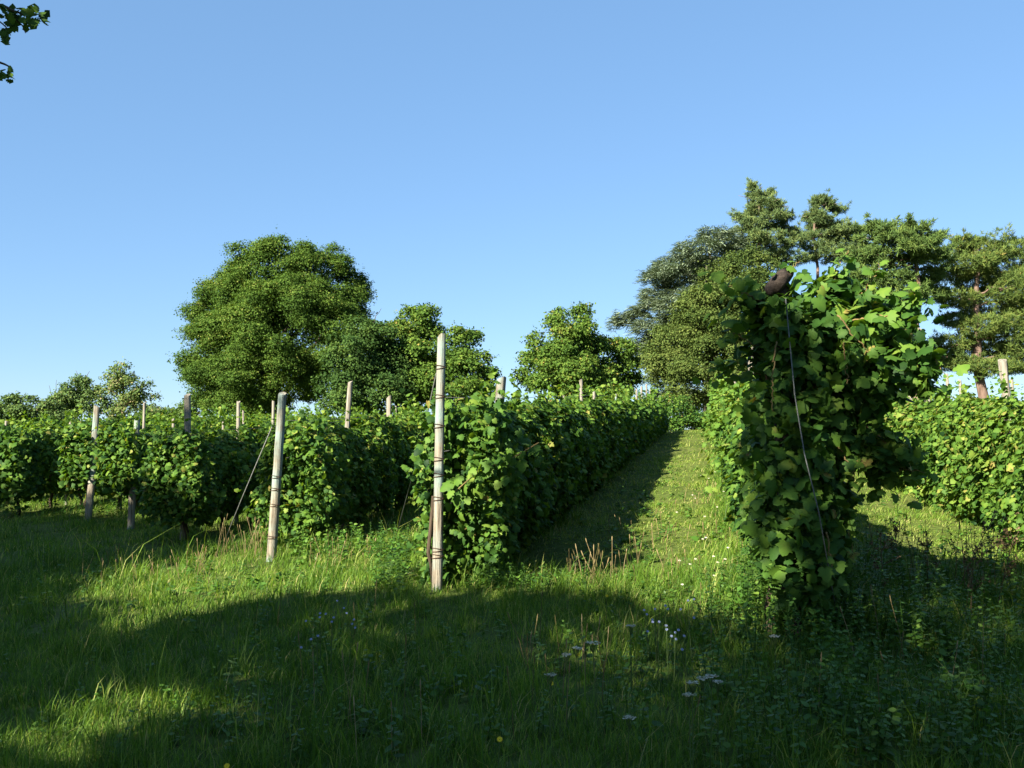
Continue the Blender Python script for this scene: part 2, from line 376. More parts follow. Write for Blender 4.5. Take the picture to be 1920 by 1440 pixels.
def tree(name, label, cat, dist, trunk_px, ells, mat, clump, per, leaf, step, seed, kind='broad', bark='bark', trunk_r=.22, group='trees on the crest behind the vineyard',
         squash=.85, top=None, limbs=16, tone0=.45, twigs=None, skip=.72):
    rng = np.random.default_rng(seed)
    if kind == 'broad': k_ = 8 * clump / .8; ells = [(e[0], e[1] + .3 * k_, max(e[2] - k_, e[2] * .6), max(e[3] - k_, e[3] * .6)) + tuple(e[4:]) for e in ells]
    if kind != 'broad': ells = [(e[0], e[1], e[2] * (1.05 if mat == 'pinebrown' else .92), e[3] * (1.15 if mat == 'pinebrown' else .75)) + tuple(e[4:]) for e in ells]
    ell = ells_world(ells, dist, squash)
    b = at(trunk_px, 720, dist); b[2] = float(ground(b[0], b[1])) - .1
    root = thing(name, label, cat, b, group)
    pts, nrm = sample_shell(ell, step, rng, skip)
    keep = pts[:, 2] > ground(pts[:, 0], pts[:, 1]) + (.12 if name == 'bush' else .4)
    pts, nrm = pts[keep], nrm[keep]
    a = Acc()
    if kind == 'broad':
        # boughs: ragged leafy masses with dark gaps between them
        hz = (pts[:, 2] - pts[:, 2].min()) / (np.ptp(pts[:, 2]) + .01)
        kp = wav(pts[:, 0] * .55, pts[:, 2] * .6 + pts[:, 1] * .3, seed * .7) + rng.normal(0, .25, len(pts)) < .62 + .5 * hz
        pts, nrm = pts[kp], nrm[kp]; n = len(pts)
        pts = pts + nrm * rng.normal(-.08, .3 * clump, (n, 1))
        tb = tone0 + rng.normal(0, .10, n)
        br = clump * rng.uniform(.6, 1.35, n)
        m = (per * (br / clump) ** 2).astype(int) + 8
        I = np.repeat(np.arange(n), m)
        d = unit(rng.normal(size=(len(I), 3)) + .7 * nrm[I] + np.array([0, 0, .45]))
        lump = 1 + .30 * np.sin(d[:, 0] * 6 + I) * np.sin(d[:, 1] * 7 + 2 * I) + .2 * np.sin(d[:, 2] * 11 + 3 * I)
        rr = br[I] * lump * rng.uniform(.45, 1.05, len(I)) ** .7
        p = pts[I] + d * rr[:, None] * np.array([1.15, 1.15, .72])
        nn = d * .9 + np.array([0, 0, .5]) + rng.normal(0, .6, (len(I), 3))
        tp = rng.normal(size=(len(I), 3)) + d * .7
        scatter(a, DIAM, p, nn, tp, leaf * rng.uniform(.55, 1.35, len(I)), tb[I] + rng.normal(0, .2, len(I)), 1.05)
        # sparse leaves deeper inside, and thin sprays that break the outline
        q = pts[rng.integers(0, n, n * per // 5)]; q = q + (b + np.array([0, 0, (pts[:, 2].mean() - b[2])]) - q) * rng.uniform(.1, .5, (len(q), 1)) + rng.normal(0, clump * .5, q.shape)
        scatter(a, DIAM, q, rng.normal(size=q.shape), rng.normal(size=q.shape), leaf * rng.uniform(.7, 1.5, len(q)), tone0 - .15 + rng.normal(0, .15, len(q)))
        k = rng.integers(0, n, n); dv = unit(nrm[k] + rng.normal(0, .5, (len(k), 3)) + np.array([0, 0, .3]))
        tt = rng.uniform(.6, 1.5, (len(k), 12))
        q = pts[k][:, None, :] + dv[:, None, :] * (tt * clump)[:, :, None] + rng.normal(0, .07, (len(k), 12, 3))
        q = q.reshape(-1, 3)
        scatter(a, DIAM, q, rng.normal(size=q.shape) + np.array([0, 0, .5]), rng.normal(size=q.shape), leaf * rng.uniform(.5, 1.0, len(q)), tone0 + .08 + rng.normal(0, .18, len(q)))
    elif kind == 'pine':
        # tufts of long needles sitting on flattened pads
        up = np.array([0, 0, 1.0])
        kp = rng.random(len(pts)) < (.95 if mat == 'pinebrown' else .6) + .6 * wav(pts[:, 0] * 1.3, pts[:, 2] * 2.1, seed)
        pts, nrm = pts[kp], nrm[kp]
        ex, en = [], []
        for c, r in ell:
            for _ in range(7):
                az = rng.uniform(0, 6.283); o_ = np.array([math.cos(az), math.sin(az), 0])
                L = rng.uniform(.9, 1.5); tt = np.linspace(.35, L, 9)[:, None]
                q = c + o_ * r * tt * np.array([1, 1, 0]) + up * (rng.normal(0, .45) * r[2] + (.5 * r[2] + .12) * tt ** 2)
                ex.append(q + rng.normal(0, .07, q.shape)); en.append(np.repeat((o_ + up)[None], 9, 0))
        pts = np.vstack([pts] + ex); nrm = np.vstack([nrm] + en)
        n = len(pts); tc = tone0 + rng.normal(0, .12, n)
        d = unit(rng.normal(size=(n, per, 3)) + .9 * up + .5 * nrm[:, None, :])
        p = (pts + nrm * rng.normal(0, .10, (n, 1)))[:, None, :] + d * .03 + rng.normal(0, clump * .22, (n, per, 3)) * np.array([1, 1, .5])
        nn = rng.normal(size=(n, per, 3)) + .4 * up
        scatter(a, NEEDLE, p.reshape(-1, 3), nn.reshape(-1, 3), d.reshape(-1, 3), (clump * rng.uniform(.6, 1.2, (n, per))).reshape(-1),
                (tc[:, None] + rng.normal(0, .14, (n, per))).reshape(-1), leaf)
    elif kind == 'cedar':
        n = len(pts); tc = tone0 + rng.normal(0, .15, n)
        cc = np.concatenate([np.repeat(c[None], 1, 0) for c, r in ell])
        near_c = cc[np.argmin(((pts[:, None, :] - cc[None]) ** 2).sum(-1), 1)]
        ax0 = near_c - b; ax0[:, 2] = 0; ax0 = unit(ax0)
        offs = ((pts - near_c) * ax0).sum(1)
        pts = pts + np.array([0, 0, 1.0]) * (-.28 * offs - .10 * np.abs(offs) ** 1.5 - rng.exponential(.16, n) + rng.normal(0, .1, n))[:, None] + rng.normal(0, .12, (n, 3))
        out = nrm * np.array([1, 1, 0])
        axis = pts - np.array([b[0], b[1], 0]); axis[:, 2] = 0; axis = unit(axis)
        d = unit(axis[:, None, :] * .9 + out[:, None, :] * .4 + np.array([0, 0, -.45]) + rng.normal(0, .45, (n, per, 3)))
        p = pts[:, None, :] + rng.normal(0, clump * .5, (n, per, 3)) * np.array([1, 1, .3])
        nn = np.array([0, 0, 1.0]) + rng.normal(0, .35, (n, per, 3))
        scatter(a, NEEDLE, p.reshape(-1, 3), nn.reshape(-1, 3), d.reshape(-1, 3), (clump * rng.uniform(.5, 1.1, (n, per))).reshape(-1),
                (tc[:, None] + rng.normal(0, .16, (n, per))).reshape(-1), leaf)
    # trunk and limbs
    t = Acc()
    zt = max(c[2] for c, r in ell) if top is None else top
    h = zt - b[2]
    lean = rng.normal(0, .02 * h, 2)
    tp = [b + np.array([lean[0] * s, lean[1] * s, h * s]) + np.append(rng.normal(0, .01 * h, 2), 0) * (0 < s < 1) for s in np.linspace(0, 1, 9)]
    tr = trunk_r * np.linspace(1, .22, 9); tr[0] *= 1.35
    t.tube(tp, tr, 9, wob=.05)
    tp = np.array(tp)
    if kind == 'broad':
        idx = rng.choice(len(pts), min(limbs, len(pts)), replace=False)
        targets = pts[idx] - nrm[idx] * clump * .6
    else:
        targets = [c for c, r in ell]
    for q in targets:
        q = np.asarray(q)
        dz = np.linalg.norm((q - b)[:2]) * (.75 if kind == 'broad' else .15)
        s = np.clip((q[2] - dz - b[2]) / h, .18, .97)
        k = s * 8; i = int(min(7, k)); a0 = tp[i] + (tp[i + 1] - tp[i]) * (k - i)
        r0 = np.interp(s, np.linspace(0, 1, 9), tr) * .5
        limb(t, a0, q, r0, .02, rng, sag=.15 if kind == 'broad' else .05)
        if kind != 'broad':
            for w in range(3):
                limb(t, a0 + (q - a0) * .6, q + rng.normal(0, .5, 3) * np.array([1, 1, .3]), r0 * .5, .015, rng, 4, .05, 5)
    if twigs:
        for (x0, y0, x1, y1) in twigs:
            limb(t, at(x0, y0, dist), at(x1, y1, dist), .035, .01, rng, 6, .05, 4)
    obj('trunk', t, M[bark], root)
    obj('crown', a, M[mat], root)
    return root

tree('oak_tree', 'big round dark green leafy tree, the tallest left of the tall wooden post', 'tree', 62, 512,
     [(520, 520, 95, 70), (595, 535, 88, 72, 1), (450, 580, 85, 80, 1.5), (550, 610, 120, 95, -2), (425, 660, 75, 85), (640, 590, 48, 75, 1), (500, 700, 125, 62, -1),
      (395, 600, 40, 60, 2), (385, 715, 45, 55, 1), (540, 475, 48, 26, 0), (610, 500, 45, 35, 1), (455, 755, 70, 40, -1)],
     'oak', .72, 760, .100, 1.05, 11, trunk_r=.34, limbs=40, tone0=.5, top=at(520, 560, 62)[2])
tree('dark_tree', 'dark green tree with a bare forked twig, between the big round tree and the chestnuts', 'tree', 57, 668,
     [(655, 660, 42, 72), (705, 665, 45, 62, 1), (650, 735, 62, 45, -1), (715, 735, 55, 55), (690, 625, 22, 30), (740, 690, 40, 50, 2)], 'oakdark', .62, 330, .135, 1.0, 12, trunk_r=.18, tone0=.42,
     twigs=[(655, 760, 656, 680), (656, 700, 664, 668), (690, 620, 715, 578)])
tree('chestnut_tree', 'yellowish chestnut tree with a narrow top, half behind the tall wooden post', 'tree', 60, 778,
     [(780, 602, 34, 34), (770, 640, 56, 44), (785, 690, 62, 60, -1), (760, 730, 55, 45)], 'chestnut', .62, 430, .14, 1.1, 13, trunk_r=.2, tone0=.52)
tree('chestnut_tree', 'low chestnut tree with a rounded right side, just right of the tall wooden post', 'tree', 58, 862,
     [(862, 658, 46, 40), (882, 695, 46, 46), (845, 715, 60, 55, -1), (895, 735, 30, 30)], 'chestnut', .58, 420, .135, 1.05, 14, trunk_r=.18, tone0=.46)
tree('chestnut_tree', 'sunlit yellow green chestnut tree standing alone right of the sky gap', 'tree', 60, 1065,
     [(1068, 605, 40, 36), (1060, 650, 72, 52), (1055, 695, 76, 58, -1), (1020, 690, 42, 50, 1), (1110, 680, 36, 50), (1100, 630, 34, 40), (1030, 715, 45, 45), (1095, 720, 60, 45)], 'chestnut', .64, 460, .14, 1.1, 15, trunk_r=.2, tone0=.5)
tree('chestnut_tree', 'smaller chestnut tree between the sunlit chestnut and the drooping cedar', 'tree', 62, 1160,
     [(1155, 665, 32, 38), (1160, 705, 38, 45), (1140, 730, 45, 35, -1)], 'chestnut', .56, 400, .135, 1.0, 16, trunk_r=.17, tone0=.5)
tree('cedar_tree', 'silvery blue cedar with drooping layered branches reaching out to the left', 'tree', 74, 1335,
     [(1355, 445, 48, 22), (1305, 462, 45, 20, -2), (1270, 490, 50, 14, 2), (1240, 508, 40, 12, -2), (1290, 515, 60, 20, 0), (1235, 540, 36, 16, 1), (1275, 555, 50, 20, -2), (1215, 572, 36, 11, 0),
      (1175, 592, 32, 9, 1), (1155, 604, 14, 7, 1), (1225, 600, 40, 13, -1), (1215, 635, 38, 12, 0), (1255, 620, 50, 15, 2), (1235, 660, 40, 14, 2), (1205, 655, 24, 14, 0), (1250, 695, 40, 10, -2), (1265, 735, 48, 12, -10),
      (1280, 755, 42, 10, -10), (1330, 500, 60, 20, 2), (1380, 470, 40, 20, 2), (1300, 590, 60, 25, 3)],
     'cedar', .32, 22, .17, .27, 17, kind='cedar', trunk_r=.4, top=at(1350, 435, 74)[2], tone0=.55)
tree('bushy_tree', 'broad olive green bushy tree in front of the cedar, left of the front vine', 'tree', 58, 1325,
     [(1390, 505, 55, 40, 1), (1350, 540, 48, 42), (1318, 602, 58, 58, -1), (1370, 590, 85, 80, -2), (1280, 660, 70, 62), (1350, 685, 85, 62, -2), (1300, 715, 62, 42), (1255, 655, 34, 44, 1), (1420, 640, 60, 80, 0), (1390, 715, 50, 40)],
     'olive', .62, 420, .108, .95, 18, trunk_r=.26, limbs=24, tone0=.5)
tree('pine_tree', 'tall pointed pine with tiered branches, the highest tree top on the right', 'tree', 80, 1437,
     [(1411, 354, 7, 9), (1414, 368, 14, 6, 0), (1432, 366, 18, 6, 1), (1440, 383, 22, 7, -1), (1412, 388, 16, 6, 1), (1460, 388, 12, 5), (1422, 400, 28, 7, 0), (1390, 408, 20, 6, 1), (1455, 405, 25, 8, -1),
      (1475, 408, 14, 6, 1), (1415, 418, 30, 8, -1), (1450, 424, 30, 8, 1), (1402, 434, 28, 8, 0), (1440, 443, 34, 9, -2), (1480, 435, 22, 8, 1), (1410, 455, 34, 10, 1), (1460, 460, 32, 10), (1500, 447, 18, 8, 0), (1430, 480, 45, 12), (1480, 485, 40, 14)],
     'pineblue', .24, 18, .15, .21, 19, kind='pine', bark='pinebark', trunk_r=.32, top=at(1411, 372, 80)[2], tone0=.52)
tree('pine_tree', 'pointed pine with open tiers, second spire right of the highest tree top', 'tree', 82, 1546,
     [(1540, 375, 18, 7), (1530, 386, 10, 6), (1553, 384, 12, 6), (1572, 394, 18, 6, 1), (1528, 402, 16, 7, 0), (1545, 411, 20, 7, -1), (1518, 410, 12, 6, 1), (1560, 424, 26, 7, 0), (1530, 426, 22, 7, 1), (1590, 430, 26, 7, -1), (1545, 440, 32, 8, 0),
      (1515, 444, 20, 8, 1), (1612, 434, 16, 7, 0), (1580, 450, 34, 8, 1), (1530, 462, 34, 9, 0), (1600, 465, 30, 10), (1560, 480, 50, 12, 0)],
     'pineblue', .24, 18, .15, .21, 20, kind='pine', bark='pinebark', trunk_r=.3, top=at(1540, 390, 82)[2], tone0=.5)
tree('pine_tree', 'dark green umbrella pine with a flat clumpy crown and bare trunk behind the front vine', 'tree', 66, 1728,
     [(1655, 428, 26, 12), (1715, 432, 28, 12), (1635, 448, 30, 14, 1), (1680, 446, 36, 14, -1), (1745, 450, 26, 12, 1), (1720, 462, 40, 15, -2), (1640, 478, 38, 18, 0), (1690, 488, 44, 18, 1), (1745, 482, 34, 16, -1), (1610, 490, 26, 16, 1),
      (1620, 520, 36, 20, 0), (1670, 525, 40, 18, -1), (1730, 520, 42, 20, 1), (1640, 560, 38, 18, 0), (1700, 555, 44, 18, -1), (1745, 548, 34, 16, 1), (1690, 585, 36, 12), (1600, 540, 24, 20)],
     'pine', .26, 20, .17, .22, 21, kind='pine', bark='pinebark', trunk_r=.36, top=at(1700, 470, 66)[2], tone0=.5)
tree('pine_tree', 'brownish green pine with wide airy layers at the right edge of the photo', 'tree', 70, 1838,
     [(1815, 456, 28, 9), (1790, 472, 34, 9, 1), (1850, 474, 40, 14, 0), (1905, 468, 34, 14, 1), (1820, 496, 46, 14, -1), (1885, 500, 50, 20, 1), (1790, 515, 34, 10, 0), (1840, 530, 48, 18, 1), (1905, 540, 44, 26, -1), (1800, 560, 40, 12, 0),
      (1860, 570, 52, 24, 1), (1915, 590, 36, 26), (1795, 600, 34, 10, 1), (1840, 612, 46, 18, -1), (1895, 630, 46, 24, 0), (1780, 645, 40, 10), (1845, 652, 46, 14, 1), (1905, 675, 40, 22), (1800, 684, 44, 9, 0), (1860, 690, 46, 12, -1), (1770, 668, 30, 8), (1950, 560, 50, 60), (1950, 660, 50, 40)],
     'pinebrown', .25, 16, .15, .24, 22, kind='pine', bark='pinebark', trunk_r=.42, top=at(1850, 470, 70)[2], tone0=.48)
tree('small_tree', 'small dark green tree on the far left, left of the greyish twiggy tree', 'tree', 64, 145,
     [(148, 730, 26, 26), (152, 710, 15, 14), (135, 752, 34, 28), (175, 752, 20, 22), (108, 762, 26, 18)], 'lefttree', .45, 210, .13, .85, 23, trunk_r=.15, tone0=.38, twigs=[(100, 760, 92, 722), (102, 755, 106, 712), (150, 710, 142, 694), (160, 712, 168, 696)])
tree('twiggy_tree', 'small tree with greyish twiggy patches on the far left beside the big round tree', 'tree', 64, 232,
     [(228, 698, 20, 16), (240, 725, 38, 30), (225, 755, 40, 35), (272, 735, 20, 28), (205, 730, 20, 26), (282, 765, 26, 24)], 'lefttree', .46, 170, .12, .9, 24, trunk_r=.15, tone0=.62, limbs=40, twigs=[(225, 770, 215, 715), (225, 770, 232, 705), (232, 760, 245, 710), (228, 765, 205, 725)])
for (lx, lab, els, sd) in [(18, 'low rounded trees line bush at the very left edge of the photo', [(15, 768, 36, 26), (-25, 770, 36, 30), (40, 766, 22, 22)], 25),
                           (68, 'low green bush left of the small dark tree', [(60, 776, 34, 22), (95, 778, 34, 22)], 26),
                           (318, 'low dark bush between the twiggy tree and the big round tree', [(305, 782, 36, 22), (335, 782, 28, 24), (355, 775, 22, 24)], 27)]:
    tree('bush', lab, 'bush', 60, lx, els, 'lefttree', .46, 230, .13, .8, sd, trunk_r=.08, limbs=6, tone0=.35, group='low bushes on the left skyline')
for (lx, lab, els, sd, d) in [(1270, 'leafy green bush closing the top of the grass path', [(1262, 775, 36, 26), (1240, 765, 20, 22), (1295, 785, 34, 24), (1285, 806, 56, 18), (1250, 800, 30, 20)], 28, 49),
                              (1320, 'bright green bush at the top of the path beside the right vine row', [(1325, 785, 26, 26), (1345, 765, 22, 20), (1335, 805, 34, 20)], 29, 49)]:
    tree('bush', lab, 'bush', d, lx, els, 'vine', .38, 150, .10, .6, sd, trunk_r=.06, limbs=6, tone0=.5, group='bushes at the top of the path')

# ------------------------------------------------------------------ vine rows
ROWS = {'R1': -2.4, 'R2': .55, 'R3': 3.6, 'R4': 7.3, 'L1': -5.6, 'L2': -8.5, 'L3': -11.0, 'L4': -13.4, 'L5': -15.8, 'L6': -18.3, 'L7': -20.8}
def gxyz(u, v, h=0):
    x, y = xy(u, v)
    return np.stack([x, y, ground(x, y) + h], -1)
def row_frame(side):      # world vectors of the row's own axes: along, across
    return np.array([RX, RY, 0]), np.array([RY, -RX, 0])
AL, AC = row_frame(0)
def vine_row(key, u0, u1, height, label, seed, halfw=.36, low=.3, cov=2.7, sizecap=.15, near=.068, trunks=0, tone0=.50, shoots=2.6, off=0.0, raise_end=0.0):
    rng = np.random.default_rng(seed)
    v0 = ROWS[key]
    base = gxyz(u0, v0)
    root = thing('vine_row', label, 'vine row', base, 'rows of grape vines')
    accs = Acc()
    edges = np.arange(u0, u1, 1.0)
    for ue in edges:
        cx, cy = xy(ue + .5, v0)
        d = math.hypot(cx, cy)
        s = min(max(near, d * .0043), sizecap)
        n = int((2 * height + .8) * cov / (.55 * s * s))
        u = ue + rng.uniform(0, 1, n)
        hgt = height * (1 - .16 * np.clip((u - u0) / 34, 0, 1))
        top = hgt + .16 * wav(u * .9, u * .35, seed) + .08 * wav(u * 3.1, u, seed + 1)
        lo = low + .18 * wav(u * 1.3, u * .5, seed + 4) + raise_end * np.exp(-((u - u0) / .8) ** 2)
        # position around the cross-section
        hfrac = rng.uniform(0, 1, n) ** .9
        h = lo + (top - lo) * hfrac
        w = halfw * (1 + .55 * wav(u * 1.6, h * 2.3, seed + 2) + .25 * wav(u * 4.2, h * 5, seed + 3))
        w *= np.clip(np.sqrt(np.clip(1.08 - hfrac, 0, 1)) * 1.6, .25, 1) * np.clip(.55 + hfrac * 2, 0, 1)
        side = rng.choice([-1, 1], n)
        lat = side * w * rng.uniform(.35, 1.08, n) ** .6
        isend = ue == edges[0]
        kp = wav(u * 5.5, h * 5.0, seed + 9) + rng.normal(0, .3, n) > -.62
        u, h, hfrac, w, side, lat = u[kp], h[kp], hfrac[kp], w[kp], side[kp], lat[kp]; n = len(u)
        if isend: u = u + .25 * np.abs(rng.normal(size=n)) * 0
        p = gxyz(u, v0 + off + lat) ; p[:, 2] += h
        nn = AC[None] * (side * 1.0)[:, None] + np.array([0, 0, .55]) + (hfrac > .85)[:, None] * np.array([0, 0, .9]) + rng.normal(0, .72, (n, 3))
        if isend: nn -= AL[None] * .8
        tp = np.array([0, 0, -1.0]) + AC[None] * (side * .35)[:, None] + rng.normal(0, .55, (n, 3))
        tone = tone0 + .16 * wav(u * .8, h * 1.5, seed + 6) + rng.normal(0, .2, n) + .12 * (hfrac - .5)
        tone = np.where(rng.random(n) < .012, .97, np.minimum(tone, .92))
        tpl = LOBED if d < 13 else (VINE if d < 26 else DIAM)
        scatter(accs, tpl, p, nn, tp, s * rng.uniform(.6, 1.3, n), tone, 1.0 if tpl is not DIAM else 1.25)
        # loose shoots that stand up or hang out of the hedge
        for k in range(rng.poisson(3.2 * shoots * (1 if d < 28 else .6))):
            uu = ue + rng.random(); sd_ = rng.choice([-1, 1])
            hh = height * rng.uniform(.7, 1.0)
            a0 = gxyz(uu, v0 + sd_ * halfw * .6, hh)
            if rng.random() < .5:
                dirv = np.array([0, 0, 1.0]) * rng.uniform(.3, .55) + AC * sd_ * rng.uniform(0, .3) + AL * rng.normal(0, .2); sag = .1
            else:
                dirv = AC * sd_ * rng.uniform(.25, .5) + AL * rng.normal(0, .2) + np.array([0, 0, -.3]); sag = .5
            m = 15
            t = np.linspace(0, 1, m)[:, None]
            pp = a0 + dirv * t - np.array([0, 0, sag]) * t * t * .6
            q = pp + rng.normal(0, .03, (m, 3))
            scatter(accs, tpl, q, rng.normal(0, .6, (m, 3)) + np.array([0, 0, .7]) + AC * sd_ * .5, rng.normal(0, .7, (m, 3)) + np.array([0, 0, -.5]), s * rng.uniform(.5, 1.1, m), rng.uniform(.45, .9, m))
    s = min(max(near, math.hypot(base[0], base[1]) * .0043), sizecap)            # leaves that close the near end of the hedge
    n = int(2 * halfw * height * 3.2 / (.55 * s * s))
    hf = rng.uniform(0, 1, n); u = u0 + rng.uniform(-.12, .45, n) + .12 * wav(hf * 4, hf * 0 + seed, seed)
    wv = halfw * (1.05 + .3 * wav(hf * 5, hf, seed + 2)); lat = rng.uniform(-1, 1, n) * wv
    h = low + raise_end + .12 * rng.normal(size=n) + (height - low - raise_end) * hf
    p = gxyz(u, v0 + off + lat); p[:, 2] += h
    kp = wav(lat * 7, h * 6, seed + 9) + rng.normal(0, .3, n) > -.6
    nn = -AL[None] * .5 + np.array([0, 0, .6]) + rng.normal(0, .75, (n, 3)); tp = np.array([0, 0, -1.0]) - AL * .3 + rng.normal(0, .55, (n, 3))
    tone = np.where(rng.random(n) < .012, .97, np.minimum(tone0 - .06 + rng.normal(0, .2, n), .92))
    scatter(accs, LOBED if s < .1 else VINE, p[kp], nn[kp], tp[kp], (s * rng.uniform(.6, 1.3, n))[kp], tone[kp])
    obj('foliage', accs, M['vine'], root)
    for k in range(trunks):
        t = Acc()
        uu = u0 + .55 + k * 1.15 + rng.normal(0, .1)
        a0 = gxyz(uu, v0 + rng.normal(0, .04), -.05)
        pts = [a0 + np.array([rng.normal(0, .035), rng.normal(0, .035), z]) for z in np.linspace(0, 1.15, 7)]
        t.tube(pts, np.linspace(.04, .022, 7) * rng.uniform(.8, 1.2), 6, wob=.12)
        obj('vine_trunk', t, M['vinewood'], root)
    for hw in ((.75, 1.25, 1.75) if key in ('R1', 'L1', 'L2') else ()):
        t = Acc()
        us = np.arange(u0 - .1, min(u1, u0 + 22), 2.0)
        P = gxyz(us, np.full(len(us), v0)); P[:, 2] += hw
        t.tube(P, .0035, 4)
        obj('trellis_wire', t, M['wire'], root)
    return root

vine_row('R1', 9.2, 46, 1.66, 'long dark vine hedge starting at the tall wooden post, shading the path', 101, trunks=5, halfw=.38, low=.05, cov=3.2, off=.12)
vine_row('R2', 8.3, 46, 1.70, 'sunlit vine hedge running uphill behind the shaggy front vine, right side of the path', 102, halfw=.30, low=.1, off=.06)
vine_row('R3', 7.8, 46, 1.66, 'thick sunlit vine hedge filling the right edge of the photo', 103, halfw=.46, low=.05, tone0=.60)
vine_row('R4', 12, 46, 1.7, 'vine hedge hidden behind the thick right hand hedge, only its top showing', 104, cov=1.8)
vine_row('L1', 13.0, 46, 1.70, 'vine hedge with yellowing leaves starting at the second wooden post left of the tall one', 105, trunks=6, halfw=.42, low=.2, tone0=.56)
vine_row('L2', 15.0, 46, 1.76, 'vine hedge with hanging leafy end hiding its post, third row left of tall post', 106, trunks=6, low=.3, tone0=.52, halfw=.48, raise_end=.1)
vine_row('L3', 17.4, 46, 1.86, 'vine hedge behind the right one of the slim end post pair on the left', 107, trunks=5, low=.4, tone0=.54, raise_end=.5)
vine_row('L4', 19.7, 46, 1.92, 'vine hedge behind the left one of the slim end post pair', 108, trunks=5, low=.4, tone0=.54, raise_end=.5)
vine_row('L5', 20.6, 46, 2.0, 'shadowy vine hedge just left of the pair of slim end posts', 109, trunks=5, low=.4, tone0=.54)
vine_row('L6', 22.0, 46, 2.05, 'shadowy vine hedge second from the left edge of the photo', 110, trunks=4, low=.3, tone0=.54)
vine_row('L7', 23.4, 46, 2.1, 'leafy vine hedge cut off by the left edge of the photo', 111, low=.2, tone0=.54)
ROW_START = {'R1': 9.2, 'R2': 8.3, 'R3': 7.8, 'R4': 12, 'L1': 13, 'L2': 16.2, 'L3': 18.6, 'L4': 20.8, 'L5': 21, 'L6': 22.5, 'L7': 24}

# ------------------------------------------------------------------ posts
def post_mesh(base, tip, r0, r1, rng, sides=10, slant=.5):
    a = Acc()
    n = 14
    t = np.linspace(0, 1, n)
    bend = rng.normal(0, .012, 2); ph = rng.uniform(0, 6)
    P = base + (tip - base) * t[:, None] + np.column_stack([bend[0] * np.sin(t * 5 + ph), bend[1] * np.sin(t * 4 + ph), 0 * t])
    ang = np.linspace(0, 2 * math.pi, sides, endpoint=False) + rng.uniform(0, 1)
    shape = 1 + rng.normal(0, .10, sides)
    rad = np.linspace(r0, r1, n)[:, None] * shape[None] * (1 + rng.normal(0, .025, (n, sides)))
    V = np.stack([P[:, None, 0] + rad * np.cos(ang), P[:, None, 1] + rad * np.sin(ang), np.broadcast_to(P[:, None, 2], rad.shape)], -1).copy()
    V[-1, :, 2] += slant * r1 * np.cos(ang + ph) + rng.normal(0, .006, sides)
    i = np.arange(n - 1)[:, None] * sides; j = np.arange(sides)[None]; k = (j + 1) % sides
    q = np.stack([i + j, i + k, i + sides + k, i + sides + j], -1).reshape(-1, 4)
    a.add(V.reshape(-1, 3), q)
    cap = Acc(); c = V[-1].mean(0)
    a.add(np.vstack([V[-1], c]), [(x, (x + 1) % sides, sides) for x in range(sides)])
    return a, P, rad.mean(1)
def ring(acc, c, axis, r, tr, sag=0.0, seg=20):
    ang = np.linspace(0, 2 * math.pi, seg + 1)
    acc.tube(np.column_stack([c[0] + r * np.cos(ang), c[1] + r * np.sin(ang), c[2] + sag * np.sin(ang + 1)]), tr, 5, cap=False)
def post(base, tip, r0, r1, label, mat='postpale', ties=(), seed=0, group='wooden vineyard posts', slant=.5, ties_r=.0042):
    rng = np.random.default_rng(seed)
    root = thing('vineyard_post', label, 'post', base, group)
    a, P, R = post_mesh(np.asarray(base, float) - np.array([0, 0, .25]), np.asarray(tip, float), r0, r1, rng, slant=slant)
    obj('stake', a, M[mat], root)
    for z in ties:
        s = np.interp(z, P[:, 2], np.arange(len(P))); i = int(min(len(P) - 2, s)); c = P[i] + (P[i + 1] - P[i]) * (s - i)
        t = Acc()
        ring(t, c, None, R[i] * 1.10, ties_r, .012); ring(t, c + np.array([0, 0, .013]), None, R[i] * 1.12, ties_r * .8, -.01)
        obj('wire_tie', t, M['tie'], root)
    return root
# the two big end posts on the left of the path
b = on_ground(818, 1108); Yp = b[1]
b[2] = ground(b[0], b[1])
tp_ = at(829, 630, Yp + .02)
post(b, tp_, .050, .039, 'tall weathered wooden end post standing in front of the dark vine hedge', 'post',
     [at(825, y, Yp)[2] for y in (690, 745, 800, 862, 892, 936, 1032, 1044)], 1)
R1B = b.copy(); R1T = tp_.copy()
b = on_ground(506, 1052); b[2] = ground(b[0], b[1]); Yl = b[1]
post(b, at(529, 738, Yl), .058, .050, 'shorter weathered end post leaning right beside the yellowing vine leaves', 'post', [at(515, y, Yl)[2] for y in (895, 918, 948, 1008)], 2)
L1B = b.copy()
b = on_ground(346, 1012); b[2] = ground(b[0], b[1])
post(b, at(354, 740, b[1]), .055, .048, 'thick pale post tip above the hedge, left of the foot of the big round tree', 'postpale', (), 3)
for (bx, by, tx, ty, lab, sd) in [(245, 992, 257, 784, 'slim end post with shaded foot, the right one of the pair on the far left', 4), (163, 977, 183, 762, 'slim end post with shaded foot, the left one of the pair on the far left', 5)]:
    b = on_ground(bx, by); b[2] = ground(b[0], b[1])
    post(b, at(tx, ty, b[1]), .07, .055, lab, 'post', (), sd)
